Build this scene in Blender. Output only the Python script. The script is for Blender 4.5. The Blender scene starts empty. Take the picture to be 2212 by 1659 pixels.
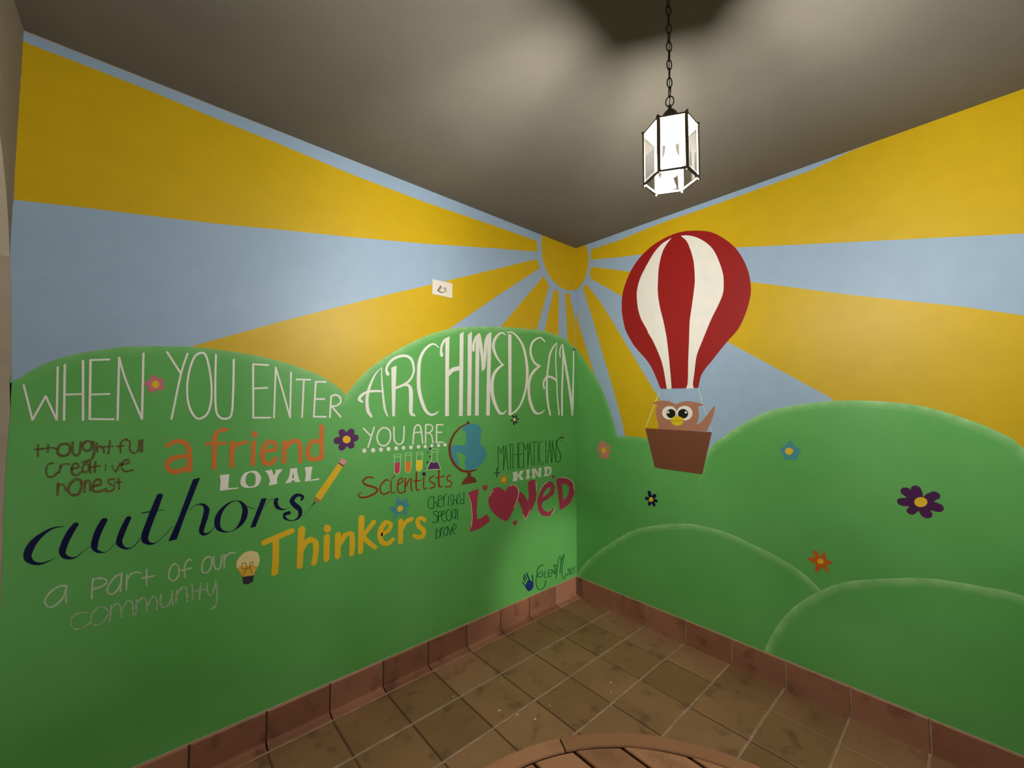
import bpy, bmesh, math, random
from mathutils import Vector, Matrix
from mathutils.geometry import tessellate_polygon
# ---------------------------------------------------------------- camera, world, light, exposure
S = bpy.context.scene
C = S.collection
cd = bpy.data.cameras.new('camera'); cam = bpy.data.objects.new('camera', cd); C.objects.link(cam)
R_ = Vector((0.74563901, -0.66633785, 0.00404094)); U_ = Vector((-0.03452344, -0.03257452, 0.99887288)); F_ = Vector((0.66545518, 0.74493810, 0.04729311))
cam.matrix_world = Matrix(((R_.x, U_.x, -F_.x, -2.86969), (R_.y, U_.y, -F_.y, -2.35310), (R_.z, U_.z, -F_.z, 1.66500), (0, 0, 0, 1)))
cd.sensor_fit = 'HORIZONTAL'; cd.sensor_width = 36.0; cd.lens = 36.0 * 887.443 / 2212.0; cd.clip_start = .02
S.camera = cam
w = bpy.data.worlds.new('night_air'); S.world = w; w.use_nodes = True
w.node_tree.nodes['Background'].inputs[0].default_value = (1.0, .93, .82, 1); w.node_tree.nodes['Background'].inputs[1].default_value = .015
S.view_settings.view_transform = 'Standard'; S.view_settings.look = 'None'
S.view_settings.gamma = 1; S.view_settings.use_curve_mapping = False
S.view_settings.exposure = 0.0
BULB = 2480.0          # radiance of the lantern's bulb
CEIL = 3.0729; BASE = 0.1591
# unseen spot added to brighten the foot of the left wall by the corner
sp = bpy.data.lights.new('corner_fill_spot', 'SPOT'); sp.energy = 620; sp.spot_size = math.radians(13.5); sp.spot_blend = .9; sp.shadow_soft_size = .1; sp.color = (1, .95, .85)
so = bpy.data.objects.new('corner_fill_spot', sp); C.objects.link(so); so.location = (-.62, -6.1, .62)
so.rotation_euler = (Vector((-.36, 0, .26)) - so.location).to_track_quat('-Z', 'Y').to_euler()

pt = bpy.data.lights.new('arch_fill_light', 'POINT'); pt.energy = 3.5; pt.shadow_soft_size = .06; pt.color = (1, .94, .84)  # unseen point light added to brighten the arch soffit
po = bpy.data.objects.new('arch_fill_light', pt); C.objects.link(po); po.location = (-3.72, -1.0, 1.0)

# ---------------------------------------------------------------- materials
def lin(c): return tuple(((v/255)/12.92 if v <= 10.3 else (((v/255)+.055)/1.055)**2.4) for v in c)
MATS = {}
def nt(name):
    m = bpy.data.materials.new(name); m.use_nodes = True; t = m.node_tree; b = t.nodes['Principled BSDF']; MATS[name] = m
    return m, t, b
def N(t, typ, **kw):
    n = t.nodes.new(typ)
    for k, v in kw.items():
        if k in n.inputs: n.inputs[k].default_value = v
        else: setattr(n, k, v)
    return n
def paint(name, srgb, gain=1.0, rough=.47, var=.035, worn=0, bump=.05, scale=9.0, spec=.30):
    m, t, b = nt(name); c = [min(.95, v*gain) for v in lin(srgb)]
    geo = N(t, 'ShaderNodeNewGeometry')
    n1 = N(t, 'ShaderNodeTexNoise'); n1.inputs['Scale'].default_value = scale; n1.inputs['Detail'].default_value = 5; n1.inputs['Roughness'].default_value = .6
    t.links.new(geo.outputs['Position'], n1.inputs['Vector'])
    r = N(t, 'ShaderNodeMapRange'); r.inputs['From Min'].default_value = .3; r.inputs['From Max'].default_value = .7
    r.inputs['To Min'].default_value = 1-var; r.inputs['To Max'].default_value = 1+var
    t.links.new(n1.outputs['Fac'], r.inputs['Value'])
    mx = N(t, 'ShaderNodeVectorMath', operation='SCALE'); mx.inputs[0].default_value = c
    t.links.new(r.outputs['Result'], mx.inputs['Scale']); t.links.new(mx.outputs[0], b.inputs['Base Color'])
    n2 = N(t, 'ShaderNodeTexNoise'); n2.inputs['Scale'].default_value = 170; n2.inputs['Detail'].default_value = 3
    t.links.new(geo.outputs['Position'], n2.inputs['Vector'])
    bp = N(t, 'ShaderNodeBump'); bp.inputs['Strength'].default_value = bump*4; bp.inputs['Distance'].default_value = .002
    t.links.new(n2.outputs['Fac'], bp.inputs['Height']); t.links.new(bp.outputs['Normal'], b.inputs['Normal'])
    b.inputs['Roughness'].default_value = rough; b.inputs['Specular IOR Level'].default_value = spec
    if worn:
        n3 = N(t, 'ShaderNodeTexNoise'); n3.inputs['Scale'].default_value = 60; n3.inputs['Detail'].default_value = 6; n3.inputs['Roughness'].default_value = .75
        t.links.new(geo.outputs['Position'], n3.inputs['Vector'])
        r3 = N(t, 'ShaderNodeMapRange'); r3.inputs['From Min'].default_value = .35; r3.inputs['From Max'].default_value = .62
        r3.inputs['To Min'].default_value = max(0, 1-worn*1.5); r3.inputs['To Max'].default_value = min(1, 1.25-worn)
        t.links.new(n3.outputs['Fac'], r3.inputs['Value']); t.links.new(r3.outputs['Result'], b.inputs['Alpha'])
    return m
G = 1.0
for a in [('sky_blue', (154, 177, 201)), ('ray_yellow', (204, 168, 14)), ('white', (238, 234, 224)), ('yellow_bright', (232, 188, 40)),
          ('yellow_vivid', (245, 205, 30)), ('cream', (232, 216, 150)), ('amber', (222, 176, 70)), ('charcoal', (58, 52, 58)), ('ochre_line', (150, 112, 30)),
          ('orange', (212, 122, 52)), ('orange_bright', (228, 128, 30)), ('orange_soft', (214, 140, 30)), ('orange_deep', (196, 100, 30)), ('gold', (228, 168, 44)),
          ('navy', (8, 12, 62)), ('navy_bright', (18, 44, 112)), ('navy_green', (8, 60, 66)), ('purple', (88, 42, 96)), ('purple_dark', (62, 42, 72)), ('purple_deep', (72, 26, 76)),
          ('pink', (196, 62, 96)), ('pink_light', (232, 150, 160)), ('flower_pink', (204, 118, 122)), ('flower_pink2', (208, 132, 118)), ('dark_brown', (84, 46, 30)), ('wood_paint', (164, 132, 70)),
          ('tube_line', (200, 236, 180)), ('red_brown', (142, 44, 12)), ('globe_blue', (72, 146, 160)), ('flower_blue', (72, 146, 150)), ('stand_brown', (118, 58, 38)),
          ('dark_green', (18, 92, 48)), ('moss_line', (40, 104, 38)), ('pale_grey', (216, 222, 200)), ('crimson', (170, 54, 80)), ('pink_white', (236, 200, 180)),
          ('balloon_red', (148, 24, 24)), ('balloon_white', (236, 230, 220)), ('rope_line', (220, 222, 190)), ('basket_brown', (118, 70, 48)), ('owl_brown', (172, 116, 92)),
          ('beak_yellow', (218, 190, 24)), ('black', (22, 18, 16))]:
    paint(*a, gain=G)
paint('faded_brown', (112, 82, 56), worn=.42); paint('faded_red', (128, 74, 54), worn=.42)
paint('chalk', (196, 210, 176), worn=.18); paint('chalk_worn', (184, 206, 170), worn=.36)
paint('plaster_beige', (172, 158, 138), rough=.8, var=.1, scale=5, spec=.2)
paint('plaster_lit', (200, 186, 164), rough=.8, var=.08, scale=5, spec=.2)  # lighter plaster copy: light on the arch soffits is in the colour
paint('plaster_shaded', (120, 110, 94), rough=.8, var=.1, scale=5, spec=.2)  # darker plaster copy: the return wall's shade is in the colour
paint('ceiling_plaster', (118, 112, 102), rough=.85, var=.07, scale=2.2, bump=.08, spec=.15)
paint('caulk', (196, 160, 132), rough=.7)
# green hill paint: the airbrushed pale rim lives in the vertex attribute "rim"
def hill_mat():
    m, t, b = nt('hill_green'); geo = N(t, 'ShaderNodeNewGeometry')
    n1 = N(t, 'ShaderNodeTexNoise'); n1.inputs['Scale'].default_value = 1.7; n1.inputs['Detail'].default_value = 4; t.links.new(geo.outputs['Position'], n1.inputs['Vector'])
    cr = N(t, 'ShaderNodeValToRGB'); cr.color_ramp.elements[0].position = .3; cr.color_ramp.elements[1].position = .7
    cr.color_ramp.elements[0].color = (*lin((90, 166, 80)), 1); cr.color_ramp.elements[1].color = (*lin((106, 180, 98)), 1)
    t.links.new(n1.outputs['Fac'], cr.inputs['Fac'])
    at = N(t, 'ShaderNodeAttribute', attribute_name='rim'); n3 = N(t, 'ShaderNodeTexNoise'); n3.inputs['Scale'].default_value = 14; t.links.new(geo.outputs['Position'], n3.inputs['Vector'])
    mu = N(t, 'ShaderNodeMath', operation='MULTIPLY'); t.links.new(at.outputs['Fac'], mu.inputs[0]); mr = N(t, 'ShaderNodeMapRange'); mr.inputs['From Min'].default_value = .25; mr.inputs['From Max'].default_value = .7; mr.inputs['To Min'].default_value = .35; mr.inputs['To Max'].default_value = 1
    t.links.new(n3.outputs['Fac'], mr.inputs['Value']); t.links.new(mr.outputs['Result'], mu.inputs[1])
    mx = N(t, 'ShaderNodeMix', data_type='RGBA'); t.links.new(mu.outputs[0], mx.inputs['Factor']); t.links.new(cr.outputs['Color'], mx.inputs['A']); mx.inputs['B'].default_value = (*lin((168, 216, 150)), 1)
    t.links.new(mx.outputs['Result'], b.inputs['Base Color']); b.inputs['Roughness'].default_value = .47; b.inputs['Specular IOR Level'].default_value = .30
    n2 = N(t, 'ShaderNodeTexNoise'); n2.inputs['Scale'].default_value = 170; t.links.new(geo.outputs['Position'], n2.inputs['Vector'])
    bp = N(t, 'ShaderNodeBump'); bp.inputs['Strength'].default_value = .2; bp.inputs['Distance'].default_value = .002; t.links.new(n2.outputs['Fac'], bp.inputs['Height']); t.links.new(bp.outputs['Normal'], b.inputs['Normal'])
hill_mat()
def tile_mat(name, c1, c2, c3, rough=.5):
    m, t, b = nt(name); geo = N(t, 'ShaderNodeNewGeometry'); oi = N(t, 'ShaderNodeObjectInfo')
    cr = N(t, 'ShaderNodeValToRGB'); e = cr.color_ramp.elements; e[0].color = (*lin(c1), 1); e[1].color = (*lin(c3), 1); x = e.new(.5); x.color = (*lin(c2), 1)
    n1 = N(t, 'ShaderNodeTexNoise'); n1.inputs['Scale'].default_value = 3.2; n1.inputs['Detail'].default_value = 6; n1.inputs['Roughness'].default_value = .55; n1.noise_dimensions = '4D'
    t.links.new(geo.outputs['Position'], n1.inputs['Vector']); t.links.new(oi.outputs['Random'], n1.inputs['W'])
    a = N(t, 'ShaderNodeMath', operation='MULTIPLY_ADD'); a.inputs[1].default_value = .55; t.links.new(oi.outputs['Random'], a.inputs[0])
    b1 = N(t, 'ShaderNodeMath', operation='MULTIPLY_ADD'); b1.inputs[1].default_value = 1.3; b1.inputs[2].default_value = -.4; t.links.new(n1.outputs['Fac'], b1.inputs[0]); t.links.new(b1.outputs[0], a.inputs[2])
    t.links.new(a.outputs[0], cr.inputs['Fac'])
    n2 = N(t, 'ShaderNodeTexNoise'); n2.inputs['Scale'].default_value = 9; n2.inputs['Detail'].default_value = 7; t.links.new(geo.outputs['Position'], n2.inputs['Vector'])
    r2 = N(t, 'ShaderNodeMapRange'); r2.inputs['From Min'].default_value = .3; r2.inputs['From Max'].default_value = .44; r2.inputs['To Min'].default_value = .6; r2.inputs['To Max'].default_value = 1; t.links.new(n2.outputs['Fac'], r2.inputs['Value'])
    sc = N(t, 'ShaderNodeVectorMath', operation='SCALE'); t.links.new(cr.outputs['Color'], sc.inputs[0]); t.links.new(r2.outputs['Result'], sc.inputs['Scale']); t.links.new(sc.outputs[0], b.inputs['Base Color'])
    b.inputs['Roughness'].default_value = rough; b.inputs['Specular IOR Level'].default_value = .35
    n3 = N(t, 'ShaderNodeTexNoise'); n3.inputs['Scale'].default_value = 45; n3.inputs['Detail'].default_value = 5; t.links.new(geo.outputs['Position'], n3.inputs['Vector'])
    bp = N(t, 'ShaderNodeBump'); bp.inputs['Strength'].default_value = .25; bp.inputs['Distance'].default_value = .003; t.links.new(n3.outputs['Fac'], bp.inputs['Height']); t.links.new(bp.outputs['Normal'], b.inputs['Normal'])
tile_mat('terracotta_floor', (122, 90, 59), (146, 107, 75), (162, 120, 89))
tile_mat('terracotta_base', (124, 82, 62), (148, 98, 74), (168, 118, 94), .45)
tile_mat('table_wood', (112, 76, 48), (130, 90, 58), (142, 100, 68), .45)
paint('grout_lit', (168, 138, 114), rough=.85, var=.3, scale=14); paint('grout_shaded', (92, 66, 46), rough=.85, var=.15, scale=14)  # one grout in two tones: light and shade on the joints are coloured in
def simple(name, srgb, rough, metal=0):
    m, t, b = nt(name); b.inputs['Base Color'].default_value = (*lin(srgb), 1); b.inputs['Roughness'].default_value = rough; b.inputs['Metallic'].default_value = metal; return m
simple('lantern_metal', (112, 104, 96), .5, .5); simple('chain_metal', (58, 52, 44), .5, .7); simple('socket_white', (210, 205, 195), .5)
simple('plate_white', (228, 218, 204), .5); simple('wire_grey', (142, 132, 114), .5); simple('hole_dark', (40, 34, 24), .8); simple('chip_white', (232, 228, 214), .8)
def glass(name, fac, tint, tr):
    m = bpy.data.materials.new(name); m.use_nodes = True; t = m.node_tree; t.nodes.clear(); MATS[name] = m
    o = N(t, 'ShaderNodeOutputMaterial'); a = N(t, 'ShaderNodeBsdfTransparent'); a.inputs[0].default_value = (*tint, 1)
    g = N(t, 'ShaderNodeBsdfGlossy'); g.inputs['Roughness'].default_value = .01; tl = N(t, 'ShaderNodeBsdfTranslucent'); tl.inputs[0].default_value = (.9, .92, .86, 1)
    m1 = N(t, 'ShaderNodeMixShader'); m1.inputs[0].default_value = tr; t.links.new(a.outputs[0], m1.inputs[1]); t.links.new(tl.outputs[0], m1.inputs[2])
    fr = N(t, 'ShaderNodeFresnel'); fr.inputs[0].default_value = 1.45; ad = N(t, 'ShaderNodeMath', operation='MULTIPLY'); ad.inputs[1].default_value = fac; t.links.new(fr.outputs[0], ad.inputs[0])
    m2 = N(t, 'ShaderNodeMixShader'); t.links.new(ad.outputs[0], m2.inputs[0]); t.links.new(m1.outputs[0], m2.inputs[1]); t.links.new(g.outputs[0], m2.inputs[2]); t.links.new(m2.outputs[0], o.inputs[0])
glass('pane_glass', .12, (.96, .97, .95), .0006); glass('bevel_glass', .12, (.88, .9, .87), .0022)
m, t, b = nt('bulb_glow'); b.inputs['Base Color'].default_value = (1, 1, 1, 1); b.inputs['Emission Color'].default_value = (1, .975, .93, 1); b.inputs['Emission Strength'].default_value = BULB

# ---------------------------------------------------------------- helpers
def setp(o, label=None, cat=None, group=None, kind=None):
    for k, v in (('label', label), ('category', cat), ('group', group), ('kind', kind)):
        if v: o[k] = v
    return o
def mesh_obj(name, vs, fs, mat, parent=None, smooth=False):
    me = bpy.data.meshes.new(name); me.from_pydata(vs, [], fs); me.materials.append(MATS[mat]); me.update()
    if smooth:
        for f in me.polygons: f.use_smooth = True
    o = bpy.data.objects.new(name, me); C.objects.link(o)
    if parent: o.parent = parent
    return o
def bm_obj(name, bm, mat, parent=None, smooth=False):
    bmesh.ops.recalc_face_normals(bm, faces=bm.faces)
    me = bpy.data.meshes.new(name); bm.to_mesh(me); bm.free(); me.materials.append(MATS[mat])
    if smooth:
        for f in me.polygons: f.use_smooth = True
    o = bpy.data.objects.new(name, me); C.objects.link(o)
    if parent: o.parent = parent
    return o
def empty(name, loc): o = bpy.data.objects.new(name, None); C.objects.link(o); o.location = loc; o.empty_display_size = .05; return o
def box(name, lo, hi, mat, parent=None):
    (a, b, c), (d, e, f) = lo, hi
    vs = [(x, y, z) for x in (a, d) for y in (b, e) for z in (c, f)]
    return mesh_obj(name, vs, [(0, 1, 3, 2), (4, 6, 7, 5), (0, 4, 5, 1), (2, 3, 7, 6), (0, 2, 6, 4), (1, 5, 7, 3)], mat, parent)
def tube_mesh(bm, pts, r, closed=False, seg=8):
    n = len(pts); rings = []; up = Vector((.13, .21, .97))
    for i, p in enumerate(pts):
        p = Vector(p); a = Vector(pts[(i-1) % n] if closed or i else pts[0]); b = Vector(pts[(i+1) % n] if closed or i < n-1 else pts[-1])
        d = (b-a).normalized(); s = d.cross(up)
        if s.length < .1: s = d.cross(Vector((1, 0, 0)))
        s.normalize(); u = s.cross(d)
        rr = r[i] if isinstance(r, (list, tuple)) else r
        rings.append([bm.verts.new(p + s*math.cos(k*2*math.pi/seg)*rr + u*math.sin(k*2*math.pi/seg)*rr) for k in range(seg)])
    for i in range(n if closed else n-1):
        A, B = rings[i], rings[(i+1) % n]
        for k in range(seg): bm.faces.new((A[k], A[(k+1) % seg], B[(k+1) % seg], B[k]))
    if not closed: bm.faces.new(rings[0]); bm.faces.new(rings[-1])
def lathe(bm, prof, cx, cy, seg=20):
    rings = [[bm.verts.new((cx+r*math.cos(k*2*math.pi/seg), cy+r*math.sin(k*2*math.pi/seg), z)) for k in range(seg)] for r, z in prof]
    for A, B in zip(rings, rings[1:]):
        for k in range(seg): bm.faces.new((A[k], A[(k+1) % seg], B[(k+1) % seg], B[k]))
    bm.faces.new(rings[0]); bm.faces.new(rings[-1])

# ---------------------------------------------------------------- paint films on the walls
# coordinates below are tenths of a millimetre on each wall: (distance from the corner, height)
def cr(P, closed, n):
    out = []; m = len(P)
    for i in range(m if closed else m-1):
        p1, p2 = P[i], P[(i+1) % m]
        p0 = P[(i-1) % m] if closed or i else tuple(2*a-b for a, b in zip(p1, p2)); p3 = P[(i+2) % m] if closed or i < m-2 else tuple(2*a-b for a, b in zip(p2, p1))
        if p1 == p2: continue
        if p0 == p1: p0 = tuple(2*a-b for a, b in zip(p1, p2))
        if p3 == p2: p3 = tuple(2*a-b for a, b in zip(p2, p1))
        for k in range(n):
            t = k/n
            out.append(tuple(.5*((2*b)+(c-a)*t+(2*a-5*b+4*c-d)*t*t+(-a+3*b-3*c+d)*t*t*t) for a, b, c, d in zip(p0, p1, p2, p3)))
    if not closed: out.append(P[-1])
    return out
def wall_pt(wall, u, v, off): return (u, -off, v) if wall == 'L' else (-off, u, v)
def pairs(f): return [(f[i]/1e4, f[i+1]/1e4) for i in range(0, len(f), 2)]
def clipu(u): return min(u, -.0012)
def shape_mesh(wall, shapes, off):
    vs, fs = [], []
    for q, sh in enumerate(shapes):
        o = off + q*4e-5
        if sh[0] == 's':
            _, closed, smooth, flat = sh
            P = [tuple(v/1e4 for v in flat[i:i+4]) for i in range(0, len(flat), 4)]
            if smooth and len(P) > 2: P = cr(P, closed, 4)
            b0 = len(vs)
            for l0, l1, r0, r1 in P: vs.append(wall_pt(wall, clipu(l0), l1, o)); vs.append(wall_pt(wall, clipu(r0), r1, o))
            m = len(P)
            for i in range(m if closed else m-1): j = (i+1) % m; fs.append((b0+2*i, b0+2*i+1, b0+2*j+1, b0+2*j))
            if not closed:
                for i, j in ((0, 1), (m-1, m-2)):
                    l = Vector(P[i][:2]); r = Vector(P[i][2:]); c = (l+r)/2; h = (l-r)/2; c2 = (Vector(P[j][:2])+Vector(P[j][2:]))/2
                    t = c-c2
                    if t.length < 1e-6 or h.length < 6e-4: continue
                    nrm = Vector((-h.y, h.x)); nrm = nrm if nrm.dot(t) > 0 else -nrm
                    k0 = len(vs)
                    for k in range(7):
                        a = math.pi*k/6; pt = c+h*math.cos(a)+nrm*math.sin(a); vs.append(wall_pt(wall, clipu(pt.x), pt.y, o))
                    fs.append(tuple(range(k0, k0+7)))
        else:
            _, smooth, loops = sh
            L = [pairs(f) for f in loops]
            if smooth: L = [cr(P, True, 4) for P in L]
            L3 = [[Vector((x, y, 0)) for x, y in P] for P in L]
            b0 = len(vs)
            for P in L: vs += [wall_pt(wall, clipu(x), y, o) for x, y in P]
            fs += [tuple(b0+i for i in tri) for tri in tessellate_polygon(L3)]
    return vs, fs
def film(wall, name, shapes, mat, layer, parent, label=None):
    vs, fs = shape_mesh(wall, shapes, .0006 + layer*.00022)
    want = Vector((0, -1, 0)) if wall == 'L' else Vector((-1, 0, 0)); out = []
    for f in fs:
        a, b, c = (Vector(vs[i]) for i in f[:3]); n = (b-a).cross(c-a)
        if n.length < 1e-12 and len(f) == 3: continue
        if len(f) > 3: n = n + (Vector(vs[f[2]])-a).cross(Vector(vs[f[3]])-a)
        out.append(f if n.dot(want) > 0 else f[::-1])
    o = mesh_obj(name, vs, out, mat, parent)
    if label: o['label'] = label
    return o

SKY_EDGE = [-32637, 30673, -32624, 30334, -32585, 28973, -32644, 28665, -32620, 27309, -32619, 25502, -32574, 24358, -32574, 24152, -32612, 23894, -32616, 22607, -32532, 21174, -32381, 17707, -32367, 17362, -32352, 16286, -32365, 15217, -32377, 14156, -32359, 12679, -32324, 10793, -32257, 6201, -32148, 1410]
RAYS_L = [[-32624, 30334, -32585, 28973, -32644, 28665, -32620, 27309, -32619, 25502, -32574, 24358, -32574, 24152, -30672, 24461, -28912, 24712, -26325, 25098, -23889, 25548, -20157, 26184, -15418, 27060, -9202, 28344, -4962, 29169, -4964, 30055, -9214, 30012, -15462, 29836, -20239, 29875, -24014, 30059, -26481, 30124, -29103, 30257, -31296, 30279, -32447, 30268], [-4961, 28555, -9190, 26808, -13234, 25133, -18334, 23053, -21646, 21652, -23757, 20744, -27189, 19184, -26675, 16838, -19879, 15864, -13764, 18851, -13309, 21777, -9175, 24743, -4650, 27865], [-4177, 27313, -3516, 26636, -5036, 22581, -5118, 21370, -10526, 20629, -8870, 22394], [-2913, 26438, -2296, 26337, -2343, 21641, -4487, 21432], [-1489, 26357, -857, 26434, -59, 24115, -77, 20543, -1039, 20473]]
RAYS_R = [[46, 25121, -292, 23768, -2109, 18995, -1563, 17937, 71, 19221], [-1731, 30141, -4504, 30109, -7335, 30296, -9034, 30343, -11342, 30314, -15725, 30372, -17614, 30383, -18654, 30534, -19313, 30674, -25530, 30974, -27953, 30986, -27678, 23616, -25298, 24236, -22045, 24986, -17148, 26110, -13533, 26964, -6683, 28374, -4490, 28708, -1725, 29240], [-1778, 28596, -5457, 27296, -14357, 24486, -19090, 22740, -23409, 21298, -25173, 20602, -27323, 19694, -26991, 10741, -21090, 13725, -18338, 15987, -18299, 17010, -12861, 20783, -4855, 25368, -1659, 27604, -1582, 28086], [-1142, 27206, -815, 26966, -2000, 23525, -3031, 20428, -3955, 17685, -4618, 15542, -4992, 14073, -5149, 13371, -7793, 13639, -8853, 14491, -8871, 15708, -8053, 16931, -7789, 17284, -6080, 19999, -4005, 23239, -4433, 22636, -2586, 25490]]
SUN_L = [-4391, 30746, -4443, 29797, -4354, 28825, -3911, 27931, -3189, 27206, -2067, 26728, -1095, 26653, 18, 26890, -26, 31092]
SUN_R = [21, 31105, -15, 26884, -439, 27121, -912, 27586, -1263, 28255, -1440, 29053, -1444, 29800, -1276, 30411, -1093, 30822]
HILLS = [('L', 'hill_painting', 'darker green rounded hill behind the tall white words', [-32512, 17211, -32232, 17480, -31819, 17897, -31386, 18228, -30815, 18513, -30212, 18724, -29444, 18940, -28623, 19056, -27155, 19157, -25829, 19094, -24746, 18972, -23580, 18751, -22318, 18372, -21417, 17990, -20706, 17530, -20213, 17098, -19493, 16389, -18799, 15845], 0.45),
 ('L', 'hill_painting', 'rounded green hill rising to the corner under the sun', [-20534, 16392, -20218, 17069, -19781, 17732, -19113, 18475, -18415, 19074, -17497, 19713, -16529, 20314, -15296, 20971, -13975, 21515, -12559, 21893, -10755, 22207, -8521, 22450, -6049, 22624, -4016, 22681, -2566, 22502, -1424, 22271, -636, 21885, -72, 21624, 119, 21392], 1.0),
 ('R', 'hill_painting', 'green hill side falling away from the corner', [145, 21816, -614, 20937, -1400, 19927, -2096, 19057, -2769, 17910, -3361, 16699, -3819, 15421, -4265, 13979, -4265, 13979, -4992, 14073, -5907, 14101, -6934, 14010, -7525, 13813, -8465, 12846, -11741, 11773, -14488, 9580], 0.4),
 ('R', 'hill_painting', 'broad green hill to the right of the balloon basket', [-9710, 8263, -10535, 10593, -11074, 12375, -11500, 13622, -12837, 14786, -14591, 15979, -16177, 16542, -18295, 16862, -20151, 16851, -21790, 16623, -23240, 16049, -24327, 15425, -24972, 14760, -27220, 11338], 1.0),
 ('R', 'hill_painting', 'low green front hill with a pale rim touching the corner baseboard', [177, 1396, -9, 1632, -623, 2581, -1948, 3995, -4005, 5701, -5894, 6953, -7628, 7651, -9532, 8187, -10705, 8348, -12506, 8280, -14137, 7895, -15622, 7461, -16649, 6963, -17355, 6412, -17724, 6004, -18649, 5026], 1.2),
 ('R', 'hill_painting', 'lowest green front hill with a pale rim above the right baseboard', [-14521, 1358, -14603, 1677, -14837, 2302, -15294, 3369, -16021, 4593, -16847, 5584, -17628, 6303, -18311, 6860, -19190, 7321, -20545, 7851, -21781, 8238, -22690, 8365, -23538, 8422, -24753, 8415, -27087, 7753], 1.4)]
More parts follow.
